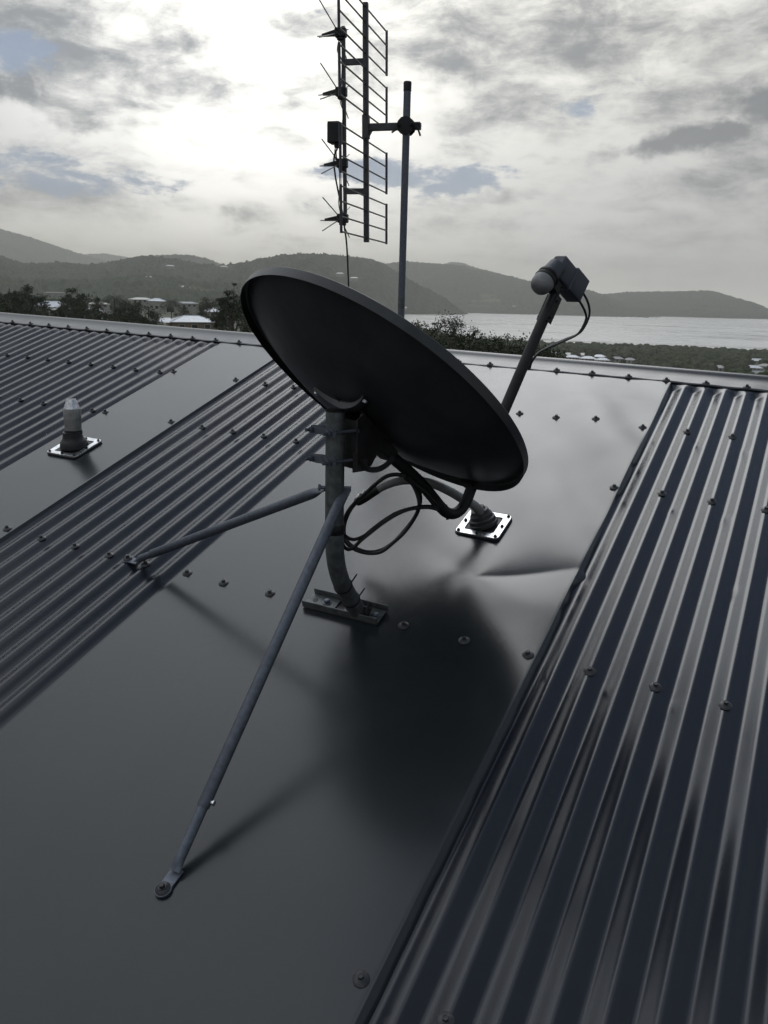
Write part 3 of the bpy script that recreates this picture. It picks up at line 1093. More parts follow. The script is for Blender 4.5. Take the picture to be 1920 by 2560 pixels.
def loop(pxs, d0, d1, r, name='cable_loop'):
    pts = []
    for i, (x, y) in enumerate(pxs):
        dd = d0 + (d1 - d0) * i / (len(pxs) - 1) + 0.006 * math.sin(i * 1.7)
        pts.append(hitp(*z4(x, y), lp0 + LN * dd, LN))
    b = MB()
    b.tube(curve_pts(pts, 7), r, 8)
    return b.build(name, M['black'], dish)


loop([(655, 572), (600, 560), (540, 570), (480, 610), (420, 665), (360, 720), (315, 780), (288, 850), (285, 910), (310, 965), (360, 1000), (430, 1020), (505, 1008),
      (580, 960), (650, 885), (705, 810), (733, 740), (735, 680), (715, 625), (690, 600), (668, 585), (640, 560)], 0.14, 0.20, 0.0056)
loop([(640, 575), (690, 620), (722, 690), (728, 760), (695, 830), (640, 905), (575, 965), (505, 1018), (430, 1027), (355, 1008), (300, 965), (276, 905), (280, 850), (310, 775), (372, 700)], 0.17, 0.13, 0.0050)
loop([(845, 768), (790, 755), (720, 758), (650, 772), (580, 805), (510, 850), (440, 905), (390, 945), (345, 988), (312, 1003), (282, 985), (268, 940), (262, 900)], 0.15, 0.02, 0.0052)
loop([(850, 752), (770, 748), (690, 758), (600, 785), (520, 832), (450, 885), (400, 925), (340, 945), (295, 925), (268, 885)], 0.17, 0.03, 0.0046)
loop([(600, 560), (650, 570), (700, 610), (760, 660), (820, 720), (850, 755)], 0.17, 0.17, 0.0056)

# braces
def brace(top, tpx, foot_u, foot_v, foot_w, split, side):
    ft = W(foot_u, foot_v, foot_w)
    d = nrm(top - ft)
    lug = ft + nrm(d - WN * np.dot(d, WN)) * 0.040 + WN * 0.010
    mid = lug + (top - lug) * split
    b = MB()
    n = 8
    sidev = nrm(np.cross(d, WN))

    def flat_end(a, c, r, w, nn_dir, flip=False):
        """tube end squeezed into a flat tab"""
        rings = []
        for t in np.linspace(0, 1, 6):
            p = a + (c - a) * t
            k = t * t * (3 - 2 * t)
            rr1 = r + (w - r) * k
            rr2 = r + (0.0028 - r) * k
            ring = [p + sidev * rr1 * math.cos(q) + nn_dir * rr2 * math.sin(q) for q in np.linspace(0, 2 * math.pi, 17)[:-1]]
            rings.append(ring)
        P = [x for r_ in rings for x in r_]
        F = [(i * 16 + k, i * 16 + (k + 1) % 16, (i + 1) * 16 + (k + 1) % 16, (i + 1) * 16 + k) for i in range(5) for k in range(16)]
        F += [tuple(range(15, -1, -1)), tuple(80 + k for k in range(16))]
        if flip:
            pass
        b.add(P, F)
    dperp = nrm(np.cross(sidev, d))
    low = lug + d * 0.022
    b.tube([low, mid], 0.0108, 16)
    flat_end(low, lug - d * 0.004, 0.0108, 0.0135, dperp)
    # tab on the roof
    tdir = nrm(d - WN * np.dot(d, WN))
    b.box((lug + ft) / 2 - WN * 0.004, tdir, sidev, WN, 0.052, 0.027, 0.0042, 0.0012)
    b.lathe(ft - WN * 0.001, WN, [(0.0165, -0.001), (0.0168, 0.0), (0.0168, 0.004), (0.016, 0.0045)], 20)
    br = b.build('brace', M['galvd'], dish)
    b = MB()
    t0 = top - d * 0.055
    b.tube([mid - d * 0.002, mid, t0], [0.0118, 0.0132, 0.0132], 18)
    flat_end(t0, top, 0.0132, 0.0165, dperp)
    b.build('brace_sleeve', M['galvd'], br)
    b = MB()
    b.lathe(ft + WN * 0.0045, WN, [(0.0150, 0), (0.0135, 0.0022), (0.0082, 0.0050), (0.0080, 0.0065)], 20)
    b.lathe(ft + WN * 0.0105, WN, [(0.0058, 0), (0.0058, 0.006), (0.0044, 0.007)], 6)
    b.build('bolt', M['screw'], br)
    b = MB()
    m2 = mid + d * 0.012
    sv = sidev * side
    b.tube([m2 - sv * 0.010, m2 + sv * 0.0185], 0.0036, 8)
    b.lathe(m2 + sv * 0.0175, sv, [(0.006, 0), (0.006, 0.003), (0.003, 0.004)], 6)
    b.build('sleeve_bolt', M['bright'], br)


ptop = pc(0.205)
right = nrm(np.array([RC[0, 0], RC[1, 0], 0.0]))
brace(ptop + right * 0.0265 - LN * 0.002 + UP * 0.004, None, 0.0365, -2.656, 0.006, 0.135, 1)
brace(ptop - right * 0.021 + LN * 0.016, None, -0.829, -1.786, 0.001, 0.10, -1)
b = MB()
b.tube([ptop - right * 0.040 + UP * 0.006, ptop + right * 0.040 + UP * 0.006], 0.0045, 10)
b.lathe(ptop - right * 0.034 + UP * 0.006, -right, [(0.008, 0), (0.008, 0.006)], 6)
b.build('brace_bolt', M['galvd'], dish)
o = bpy.data.objects.new('roof_screw', SCREW)
COL.objects.link(o)
o.parent = house
o.location = Vector(W(-0.757, -1.786, 0.0) - ho)
o.rotation_mode = 'QUATERNION'
o.rotation_quaternion = ROOFQ

# =================================================================== ANTENNA AND MAST
PM = np.array([-0.81493671, 0.15116934, 0.0])
mast = empty('antenna_mast', (PM[0], PM[1], 0.03), 'slim grey steel mast standing behind the ridge with a black end cap', 'mast')
b = MB()
b.tube([(PM[0], PM[1], 0.02), (PM[0], PM[1], 1.215)], 0.0168, 20)
b.build('pole', M['galvd'], mast)
b = MB()
b.tube([(PM[0], PM[1], 0.24), (PM[0], PM[1], 0.30)], 0.0172, 20)
b.build('pale_sleeve', M['galv'], mast)
b = MB()
b.lathe((PM[0], PM[1], 1.196), UP, [(0.0172, 0), (0.0182, 0.001), (0.0185, 0.036), (0.0165, 0.040)], 20)
b.build('end_cap', M['black'], mast)
b = MB()
b.box((PM[0], PM[1], 0.012), (1, 0, 0), nrm((0, 1, -0.31)), nrm((0, 0.31, 1)), 0.09, 0.12, 0.006, 0.0)
b.build('base_plate', M['galv'], mast)

RD = np.array([-0.2052, 0.97872, 0.0])
FD = np.array([-0.97872, -0.2052, 0.0])


def ax_(z, k=0.0, r=0.0):
    return PM + FD * (0.18 + 0.0235 * (z - 0.54) + k) + RD * r + UP * z


ant = empty('tv_antenna', ax_(0.544), 'tall flat phased array tv antenna with grid reflector and four bow-tie elements', 'antenna')
b = MB()
axup = nrm(ax_(1.5) - ax_(0.5))
b.box((ax_(0.544) + ax_(1.566)) / 2, FD, RD, axup, 0.024, 0.020, 1.022, 0.002)
b.build('boom', M['ant'], ant)
b = MB()
b.box((ax_(0.640, 0.105) + ax_(1.476, 0.105)) / 2, FD, RD, axup, 0.016, 0.014, 0.836, 0.0015)
fb = b.build('feed_rail', M['ant'], ant)
for z in (1.327, 0.773):
    b = MB()
    b.box((ax_(z) + ax_(z, 0.105)) / 2, FD, RD, UP, 0.105, 0.014, 0.026, 0.002)
    b.build('spacer_arm', M['ant'], ant)
# grid reflectors: four frames of four rods
pan = [[1.549, 1.488, 1.424, 1.360], [1.297, 1.234, 1.171, 1.108], [0.994, 0.932, 0.870, 0.808], [0.750, 0.688, 0.626, 0.564]]
for zs in pan:
    b = MB()
    for z in zs:
        b.tube([ax_(z, 0.001, -0.385), ax_(z, 0.001, 0.372)], 0.0038, 8)
    gr = b.build('grid_reflector', M['antrod'], ant)
    for r in (-0.387, 0.372):
        b = MB()
        b.tube([ax_(zs[-1] - 0.006, 0.001, r), ax_(zs[0] + 0.006, 0.001, r)], 0.0062, 10)
        b.build('end_bar', M['ant'], gr)
# bow-tie elements
for z in (1.450, 1.204, 0.897, 0.652):
    b = MB()
    c = ax_(z, 0.118)
    b.box(c, FD, RD, UP, 0.052, 0.036, 0.040, 0.006)
    b.box(c - UP * 0.022, FD, RD, UP, 0.030, 0.028, 0.020, 0.004)
    P = []
    for (k, sy, sz, dz) in ((0.022, 0.030, 0.022, 0.0), (0.090, 0.009, 0.011, -0.007)):
        for (i, j) in ((-1, -1), (1, -1), (1, 1), (-1, 1)):
            P.append(c + FD * k + RD * sy / 2 * i + UP * (sz / 2 * j + dz))
    b.add(P, [(0, 1, 2, 3), (7, 6, 5, 4), (0, 4, 5, 1), (1, 5, 6, 2), (2, 6, 7, 3), (3, 7, 4, 0)])
    ins = b.build('element_holder', M['black'], ant)
    for (sr, su) in ((1, 1), (1, -1), (-1, 1), (-1, -1)):
        b = MB()
        a = c + FD * 0.012 + RD * sr * 0.012 + UP * su * 0.006
        e = c + FD * 0.030 + RD * sr * 0.205 + UP * su * 0.072
        b.tube([a, e], 0.0026, 7)
        b.build('whisker', M['antrod'], ins)
    b = MB()
    b.tube([c + FD * 0.040 - UP * 0.008 - RD * 0.01, c + FD * 0.112 - UP * 0.010], 0.0024, 6)
    b.build('director_rod', M['antrod'], ins)
# balun box, feed lines, coax tail
b = MB()
bc = ax_(1.027, 0.150)
b.box(bc, nrm(FD + RD * 0.1), RD, UP, 0.060, 0.075, 0.086, 0.005)
b.box(bc + UP * 0.045, FD, RD, UP, 0.056, 0.070, 0.006, 0.002)
b.box(bc - UP * 0.052 - FD * 0.012, FD, RD, UP, 0.026, 0.030, 0.020, 0.003)
b.build('balun_box', M['black'], ant)
b = MB()
for s in (-0.010, 0.010):
    b.tube(curve_pts([ax_(1.435, 0.118, s), ax_(1.38, 0.132, s), ax_(1.33, 0.118, s * 1.3), ax_(1.215, 0.122, s)], 6), 0.0022, 6)
    b.tube(curve_pts([ax_(1.19, 0.126, s), ax_(1.15, 0.118, s), ax_(1.12, 0.108, s), ax_(1.06, 0.112, s)], 6), 0.0022, 6)
    b.tube(curve_pts([ax_(0.985, 0.140, s), ax_(0.95, 0.150, s), ax_(0.91, 0.146, s)], 6), 0.0026, 6)
    b.tube(curve_pts([ax_(0.885, 0.130, s), ax_(0.80, 0.128, s), ax_(0.72, 0.134, s), ax_(0.665, 0.124, s)], 6), 0.0022, 6)
b.build('feed_line', M['ant'], ant)
b = MB()
b.tube(curve_pts([ax_(0.965, 0.140), ax_(0.92, 0.158), ax_(0.84, 0.152), ax_(0.74, 0.132), ax_(0.66, 0.116), ax_(0.60, 0.108), ax_(0.54, 0.100), ax_(0.42, 0.094), ax_(0.28, 0.092), ax_(0.17, 0.100), ax_(0.09, 0.10)], 6), 0.0042, 8)
b.build('coax_cable', M['black'], ant)
# clamp arm to the mast
b = MB()
b.box(ax_(1.052), FD, RD, axup, 0.032, 0.028, 0.102, 0.003)
z = 1.050
b.box((ax_(z) + np.array([PM[0], PM[1], z])) / 2, FD, RD, UP, 0.165, 0.018, 0.032, 0.003)
# gusset under the arm
g0 = ax_(z)
P = []
for r in (-0.006, 0.006):
    P += [g0 + RD * r - FD * 0.014 - UP * 0.012, g0 + RD * r - FD * 0.014 - UP * 0.045, g0 + RD * r - FD * 0.030 - UP * 0.016]
b.add(P, [(0, 1, 2), (5, 4, 3), (0, 3, 4, 1), (1, 4, 5, 2), (2, 5, 3, 0)])
b.build('mast_arm', M['ant'], ant)
b = MB()
mc = np.array([PM[0], PM[1], z])
b.lathe(mc + RD * 0.019, RD, [(0.026, 0), (0.040, 0.001), (0.040, 0.006), (0.026, 0.007)], 12)
b.lathe(mc - RD * 0.026, RD, [(0.026, 0), (0.040, 0.001), (0.040, 0.006), (0.026, 0.007)], 12)
b.box(mc - FD * 0.045, FD, RD, UP, 0.045, 0.034, 0.030, 0.003)
for s in (-1, 1):
    b.tube([mc + FD * 0.030 * s + RD * 0.045, mc + FD * 0.030 * s - RD * 0.050], 0.004, 8)
    b.lathe(mc + FD * 0.030 * s - RD * 0.036, -RD, [(0.008, 0), (0.008, 0.006)], 6)
b.box(mc - FD * 0.064 - UP * 0.026 - RD * 0.02, nrm(FD * 0.4 + UP), RD, nrm(FD - UP * 0.4), 0.042, 0.008, 0.008, 0.002)
b.box(mc + FD * 0.050 - UP * 0.020 - RD * 0.02, nrm(-FD * 1.6 + UP), RD, nrm(FD + UP * 1.6), 0.032, 0.008, 0.007, 0.002)
b.tube([mc - FD * 0.070, mc + FD * 0.045], 0.0042, 8)
b.build('mast_clamp', M['black'], ant)
#@@LANDSCAPE
# =================================================================== LANDSCAPE
SEA = -60.0
CX, CY, CZ = CAM


def pol(az, r):
    a = np.radians(az)
    return CX + r * np.sin(a), CY + r * np.cos(a)


def gleft(r):
    return -3.5 - 11.0 * (np.minimum(r, 300) / 286.0) ** 0.7


def gright(r):
    return -4.0 - 0.085 * r


def ground_z(az, r):
    az = np.asarray(az, float)
    r = np.asarray(r, float)
    k = np.clip((az + 31) / 10, 0, 1)
    k = k * k * (3 - 2 * k)
    gl = gleft(r) - 0.018 * np.maximum(r - 650, 0)
    gr = np.maximum(gright(r), -59.0)
    gr = np.where(r > 1130, -59.0 - (r - 1130) * 0.02, gr)
    z = gl * (1 - k) + gr * k
    back = np.clip((np.abs(az + 26) - 60) / 40, 0, 1)       # gentle yard behind the viewer
    return z * (1 - back) + (-4.5 - 0.01 * r) * back


azs = np.concatenate([np.arange(-180, -60, 6.0), np.arange(-60, 10, 0.7), np.arange(10, 180.1, 6.0)])
rs = np.array([0.0, 4, 8, 14, 22, 35, 50, 70, 95, 125, 160, 200, 250, 310, 380, 460, 560, 680, 820, 960, 1130, 1180, 1400, 2000, 3200, 5000, 9000, 11500])
AZ, RR = np.meshgrid(azs, rs)
X_, Y_ = pol(AZ, RR)
Z_ = ground_z(AZ, RR) + (fbm(X_ / 30, Y_ / 30, 3) - 0.5) * np.clip(RR / 100, 0, 1) * 2
Z_ = np.where(RR > 4000, np.minimum(Z_, -66), Z_)
M['ground'] = mat('dry_grass_and_soil', (0.060, 0.068, 0.036), 0.95, 0, 0.35, 0.05, col2=(0.12, 0.10, 0.07), c2scale=0.02)
gobj = fast_mesh('ground', np.stack([X_, Y_, Z_], -1).reshape(-1, 3), grid_faces(*AZ.shape), M['ground'])
tag(gobj, 'grassy ground falling away from the house to the bay', kind='structure')

# water: one sheet out to the horizon
msea = bpy.data.materials.new('sea_water')
msea.use_nodes = True
g = NG(msea.node_tree)
bs = g.n['Principled BSDF']
co = g.node('ShaderNodeTexCoord').outputs['Object']
mp = g.node('ShaderNodeMapping')
g.put(mp.inputs[0], co)
mp.inputs['Rotation'].default_value = (0, 0, R_(-18))
mp.inputs['Scale'].default_value = (0.5, 1.0, 1.0)
pv = mp.outputs[0]
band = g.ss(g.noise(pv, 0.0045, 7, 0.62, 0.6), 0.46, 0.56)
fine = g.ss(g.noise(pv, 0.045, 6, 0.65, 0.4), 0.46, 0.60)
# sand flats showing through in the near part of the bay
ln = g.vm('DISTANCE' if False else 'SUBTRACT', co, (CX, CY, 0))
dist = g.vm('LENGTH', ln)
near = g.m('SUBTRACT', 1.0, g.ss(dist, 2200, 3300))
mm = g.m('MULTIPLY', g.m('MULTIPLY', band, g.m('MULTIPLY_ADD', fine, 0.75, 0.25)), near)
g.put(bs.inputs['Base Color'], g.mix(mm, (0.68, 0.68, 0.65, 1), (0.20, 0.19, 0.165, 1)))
g.put(bs.inputs['Roughness'], g.m('MULTIPLY_ADD', mm, 0.30, 0.24))
g.put(bs.inputs['Specular IOR Level'], g.m('MULTIPLY_ADD', mm, -0.42, 0.55))
bmp = g.node('ShaderNodeBump')
bmp.inputs['Strength'].default_value = 0.04
bmp.inputs['Distance'].default_value = 0.2
g.put(bmp.inputs['Height'], g.noise(pv, 0.25, 4, 0.6))
g.l.new(bmp.outputs[0], bs.inputs['Normal'])
azs2 = np.arange(-75, 20.1, 1.0)
rs2 = np.array([900.0, 1200, 1800, 2600, 4000, 8000, 11500])
A2, R2 = np.meshgrid(azs2, rs2)
X_, Y_ = pol(A2, R2)
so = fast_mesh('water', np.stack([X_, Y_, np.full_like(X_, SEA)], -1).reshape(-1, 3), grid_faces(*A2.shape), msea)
tag(so, 'calm pale bay with shallow sand flats', kind='structure')


def forest_mat(name, lo, hi, patch, scale, plo=0.62, phi=0.72):
    m = bpy.data.materials.new(name)
    m.use_nodes = True
    g = NG(m.node_tree)
    bs = g.n['Principled BSDF']
    co = g.node('ShaderNodeTexCoord').outputs['Object']
    c = g.mix(g.ss(g.noise(co, scale, 6, 0.65), 0.35, 0.65), (*lo, 1), (*hi, 1))
    c = g.mix(g.ss(g.noise(g.vm('ADD', co, (300, 100, 7)), 0.0035, 6, 0.6), plo, phi), c, (*patch, 1))
    g.put(bs.inputs['Base Color'], c)
    bs.inputs['Roughness'].default_value = 0.9
    bs.inputs['Specular IOR Level'].default_value = 0.15
    return m


M['hill'] = forest_mat('forested_hill', (0.018, 0.026, 0.014), (0.050, 0.062, 0.034), (0.16, 0.16, 0.09), 0.05)
M['hillp'] = forest_mat('forested_hill_with_clearings', (0.018, 0.026, 0.014), (0.050, 0.062, 0.034), (0.15, 0.15, 0.09), 0.04, 0.60, 0.68)


def hill(label, prof, D, Rf, Rb, zfoot, dAz, rough=6.0, m='hill', nr=70, tilt=0.0, foot=None, crest=None, zf=None):
    """prof: skyline as (azimuth, elevation); D distance of the crest; Rf, Rb front foot and back foot distances"""
    pa = np.array([p[0] for p in prof])
    pe = np.array([p[1] for p in prof])
    az = np.arange(pa[0], pa[-1] + 1e-6, dAz)
    el = np.interp(az, pa, pe)
    kern = np.hanning(9)
    kern /= kern.sum()
    el = np.convolve(np.pad(el, 4, mode='edge'), kern, 'valid')
    Dc = D + tilt * (az - az.mean()) + 160 * (fbm(az * 0.35, az * 0 + 3, 3) - 0.5)
    if crest:
        Dc = np.interp(az, [p[0] for p in crest], [p[1] for p in crest]) + 100 * (fbm(az * 0.35, az * 0 + 3, 3) - 0.5)
    if zf:
        zfoot = np.interp(az, [p[0] for p in zf], [p[1] for p in zf])[None, :]
    zc = CZ + Dc * np.tan(np.radians(el))
    tf = np.concatenate([np.linspace(0, 1, nr) ** 0.8, 1 + np.linspace(0.02, 1, 12)])
    T, A = np.meshgrid(tf, az, indexing='ij')
    Dm = Dc[None, :]
    Rfv = np.interp(az, [p[0] for p in foot], [p[1] for p in foot])[None, :] if foot else np.full_like(Dm, Rf)
    R = np.where(T <= 1, Rfv + (Dm - Rfv) * T, Dm + (Rb - Dm) * (T - 1))
    # front rises in spurs and gullies, never above the sight line of the crest
    s = np.where(T <= 1, T, 2 - T)
    s = np.clip(s, 0, 1)
    shape = s * 0.55 + 0.45 * s ** 2.2
    Z = zfoot + (zc[None, :] - zfoot) * shape
    X_, Y_ = pol(A, R)
    H = np.maximum(zc[None, :] - zfoot, 5)
    spur = (fbm(X_ / 330 + 5, Y_ / 330 + 2, 4) - 0.5)
    Z = Z + spur * H * 0.42 * np.sin(np.pi * np.clip(s, 0, 1)) ** 0.8 * (T <= 1)
    top = CZ + R * np.tan(np.radians(el))[None, :] - 4
    Z = np.where(T < 0.995, np.minimum(Z, top), Z)
    tree = (vnoise(X_ / 5.0, Y_ / 5.0) ** 2) * rough * 0.9 + (vnoise(X_ / 1.9 + 9, Y_ / 1.9)) * rough * 0.45
    Z = Z + (tree - rough * 0.6) * np.clip(s * 8, 0.15, 1)
    o = fast_mesh('hill', np.stack([X_, Y_, Z], -1).reshape(-1, 3), grid_faces(*X_.shape), M[m])
    return tag(o, label, kind='structure')


H1 = [(-58, 3.6), (-54, 3.75), (-50.8, 3.34), (-49.29, 2.99), (-47.75, 2.51), (-46.3, 2.08), (-45.22, 1.84), (-43.99, 1.41), (-42, 0.6), (-40, 0.2)]
H1B = [(-49, 1.6), (-46.99, 1.83), (-46.3, 2.05), (-44.92, 2.16), (-43.9, 2.03), (-42.84, 1.87), (-41, 1.5), (-39, 1.0)]
H2 = [(-60, 2.2), (-55, 2.3), (-52.5, 2.1), (-50.93, 1.84), (-50.18, 1.6), (-49.42, 1.42), (-47.55, 1.56), (-45.65, 1.49), (-43.96, 1.83), (-42.82, 2.09), (-41.97, 2.12), (-40.25, 1.98), (-38.79, 1.72), (-37.76, 1.70), (-36.42, 1.88),
      (-35.22, 2.20), (-33.4, 2.50), (-32.19, 2.61), (-30.97, 2.61), (-29.75, 2.53), (-27.91, 2.36), (-26.98, 2.08), (-26.36, 1.70), (-24.79, 0.86), (-22.91, 0.02), (-22.1, -0.6), (-21.4, -1.0), (-20.9, -1.3)]
H2B = [(-44, 1.5), (-42.84, 1.87), (-41.97, 2.16), (-40.53, 2.27), (-39.07, 2.20), (-37.76, 1.8), (-36.5, 1.3)]
H3 = [(-31.5, 0.4), (-29.8, 1.1), (-28.22, 1.65), (-26.69, 2.11), (-25.62, 2.25), (-23.93, 2.17), (-22.55, 2.12), (-20.87, 1.94), (-19.33, 1.60), (-17.8, 1.27), (-17.19, 1.13), (-15.5, 0.92), (-13.59, 0.70), (-12.54, 0.43), (-11.64, 0.09), (-10.2, -0.3), (-8.84, -0.72)]
H3B = [(-25, 1.6), (-23.31, 2.04), (-22.56, 2.27), (-21.79, 2.22), (-20.87, 1.9), (-19.5, 1.3)]
H4 = [(-16, -0.3), (-13.98, 0.18), (-12.54, 0.43), (-11.11, 0.60), (-8.98, 0.68), (-6.24, 0.80), (-5.68, 0.72), (-4.57, 0.40), (-3.49, 0.14), (-2.67, -0.2), (-1.6, -0.6), (-0.9, -0.9)]
hill('high misty mountain at the far left', H1, 6200, 4200, 8200, -20, 0.06, 9, nr=50)
hill('palest low range seen between the two left hills', H1B, 8200, 7000, 9600, -20, 0.06, 9, nr=30)
hill('wooded ridge across the valley behind the dish', H2, 2300, 820, 3600, -26, 0.045, 7.5, nr=110,
     foot=[(-60, 620), (-40, 640), (-33, 900), (-28, 1800), (-25.4, 2900), (-22, 3030), (-20.9, 3120)],
     crest=[(-60, 2300), (-33, 2300), (-26, 3150), (-20.9, 3300)], zf=[(-60, -26), (-33, -26), (-27, -62), (-20, -62)])
hill('paler wooded ridge peeping over the nearer one', H2B, 4300, 3600, 5600, -20, 0.06, 8, nr=30)
hill('long wooded hill beyond the bay with pale clearings', H3, 4700, 3420, 6500, SEA - 1, 0.05, 8, 'hillp', nr=70)
hill('faint further summit above the long hill', H3B, 7000, 6000, 8500, -20, 0.06, 8, nr=24)
hill('dark low headland ending in the bay at the right', H4, 5200, 3900, 6400, SEA - 1, 0.05, 8, nr=60)

# ------------------------------------------------------------------ woodland seen as one mass
ICO_V = None


def ico(sub):
    t = (1 + 5 ** 0.5) / 2
    v = [(-1, t, 0), (1, t, 0), (-1, -t, 0), (1, -t, 0), (0, -1, t), (0, 1, t), (0, -1, -t), (0, 1, -t), (t, 0, -1), (t, 0, 1), (-t, 0, -1), (-t, 0, 1)]
    v = [np.array(p) / np.linalg.norm(p) for p in v]
    f = [(0, 11, 5), (0, 5, 1), (0, 1, 7), (0, 7, 10), (0, 10, 11), (1, 5, 9), (5, 11, 4), (11, 10, 2), (10, 7, 6), (7, 1, 8), (3, 9, 4), (3, 4, 2), (3, 2, 6), (3, 6, 8), (3, 8, 9), (4, 9, 5), (2, 4, 11), (6, 2, 10), (8, 6, 7), (9, 8, 1)]
    for _ in range(sub):
        mid = {}
        nf = []

        def mp_(a, b):
            k = (min(a, b), max(a, b))
            if k not in mid:
                p = v[a] + v[b]
                v.append(p / np.linalg.norm(p))
                mid[k] = len(v) - 1
            return mid[k]
        for (a, b_, c) in f:
            x, y, z = mp_(a, b_), mp_(b_, c), mp_(c, a)
            nf += [(a, x, z), (b_, y, x), (c, z, y), (x, y, z)]
        f = nf
    return np.array(v), np.array(f)


IV, IF = ico(2)


def blob_mass(name, label, centres, radii, hs, material):
    n = len(centres)
    V = np.empty((n, len(IV), 3))
    for i in range(n):
        jit = 0.72 + 0.56 * rng.random(len(IV))
        a = rng.random() * 6.28
        c, s = math.cos(a), math.sin(a)
        P = IV * jit[:, None]
        P = np.stack([P[:, 0] * c - P[:, 1] * s, P[:, 0] * s + P[:, 1] * c, P[:, 2]], 1)
        V[i] = P * np.array([radii[i], radii[i], hs[i]]) + centres[i]
    F = (IF[None] + (np.arange(n) * len(IV))[:, None, None]).reshape(-1, 3)
    o = fast_mesh(name, V.reshape(-1, 3), F, material, smooth=False)
    return tag(o, label, kind='stuff')


M['canopy'] = forest_mat('tree_canopy', (0.020, 0.030, 0.013), (0.055, 0.068, 0.030), (0.07, 0.075, 0.04), 0.12)
clear = []      # (x, y, radius) kept free for houses


def ground_at(px, py, h=0.0, r0=20, r1=3000):
    """where the sight line through a photo point meets the land (+h)"""
    d = ray(px, py)
    hor = math.hypot(d[0], d[1])
    az = math.degrees(math.atan2(d[0], d[1]))
    last = None
    for r in np.geomspace(r0, r1, 900):
        z = CZ + d[2] / hor * r
        gz = float(ground_z(az, r)) + h
        if z <= gz:
            return az, r, gz - h
    return az, r1, float(ground_z(az, r1))


def azof(px, py):
    d = ray(px, py)
    return math.degrees(math.atan2(d[0], d[1])), d[2] / math.hypot(d[0], d[1])


# ------------------------------------------------------------------ houses of the suburb
M['tin'] = mat('pale_metal_roofing', (0.44, 0.46, 0.50), 0.38, 0.15, 0.12, 1.2)
M['tin2'] = mat('cream_metal_roofing', (0.46, 0.45, 0.41), 0.45, 0.1, 0.12, 1.2)
M['tin3'] = mat('grey_metal_roofing', (0.16, 0.17, 0.18), 0.45, 0.1, 0.12, 1.2)
M['brick'] = mat('tan_brick', (0.20, 0.15, 0.11), 0.9, 0, 0.25, 3)
M['rend'] = mat('pale_render', (0.36, 0.34, 0.31), 0.9, 0, 0.1, 1)
M['glass'] = mat('dark_window_glass', (0.02, 0.024, 0.03), 0.08, 0, 0.1, 1)
M['white'] = mat('white_trim', (0.7, 0.7, 0.68), 0.5, 0, 0.05, 2)


def suburb_house(px, py, width, depth, roofm, wallm, label, yaw=0.0, wallh=2.7, rise=1.9, group=None, fixed=None, gable=False, detail=True):
    az, r, gz = fixed if fixed else ground_at(px, py, wallh + rise * 0.5, 500 if px > 1200 else 180)
    x, y = pol(az, r)
    clear.append((x, y, max(width, depth) * 0.56))
    t = empty('suburban_house', (x, y, gz), label, 'house', group)
    # the long side faces the viewer, turned by yaw
    a = -R_(az) + R_(yaw)
    ex = np.array([math.cos(a), math.sin(a), 0])
    ey = np.array([-math.sin(a), math.cos(a), 0])
    o = np.array([x, y, gz])
    L, D = width / 2, depth / 2
    b = MB()
    zb = min(-2.0, float(ground_z(az, r)) - 1.0 - gz) if r < 1000 else -3.0
    b.box(o + UP * (wallh + zb) / 2, ex, ey, UP, width - 1.2, depth - 1.2, wallh - zb)
    b.build('wall', M[wallm], t, smooth=False)
    # hip roof with eaves and a shallow fascia
    z0, z1 = wallh, wallh + rise
    ins = D if not gable else 0.3
    c = [o + ex * sx * L + ey * sy * D + UP * z0 for sx, sy in ((-1, -1), (1, -1), (1, 1), (-1, 1))]
    cl2 = [p - UP * 0.22 for p in c]
    rg = [o - ex * (L - ins) + UP * z1, o + ex * (L - ins) + UP * z1]
    b = MB()
    b.add(c + rg, [(0, 1, 5, 4), (2, 3, 4, 5), (1, 2, 5), (3, 0, 4)])
    b.add(c + cl2, [(0, 4, 5, 1), (1, 5, 6, 2), (2, 6, 7, 3), (3, 7, 4, 0), (4, 7, 6, 5)])
    rf = b.build('roof', M[roofm], t, smooth=False)
    if detail:
        b = MB()
        b.tube([rg[0] + UP * 0.05, rg[1] + UP * 0.05], 0.12, 6)
        for k, i in ((0, 4), (1, 5), (2, 5), (3, 4)):
            b.tube([c[k] + UP * 0.03, (c + rg)[i] + UP * 0.05], 0.09, 6)
        b.build('ridge_cap', M[roofm], rf)
        nwin = max(2, int(width / 4.0))
        for i in range(nwin):
            s = -L + 1.6 + (width - 3.2) * (i + 0.5) / nwin
            ww, hh, zc = (1.7, 1.2, 1.55) if i % 3 != 1 else (1.9, 2.1, 1.1)
            w_ = o + ex * s - ey * (D - 0.6 + 0.02) + UP * zc
            b = MB()
            b.box(w_, ex, ey, UP, ww + 0.14, 0.05, hh + 0.14)
            fr = b.build('window', M['white'], t, smooth=False)
            b = MB()
            b.box(w_ - ey * 0.03, ex, ey, UP, ww, 0.04, hh)
            b.build('pane', M['glass'], fr, smooth=False)
    return t, o, ex, ey


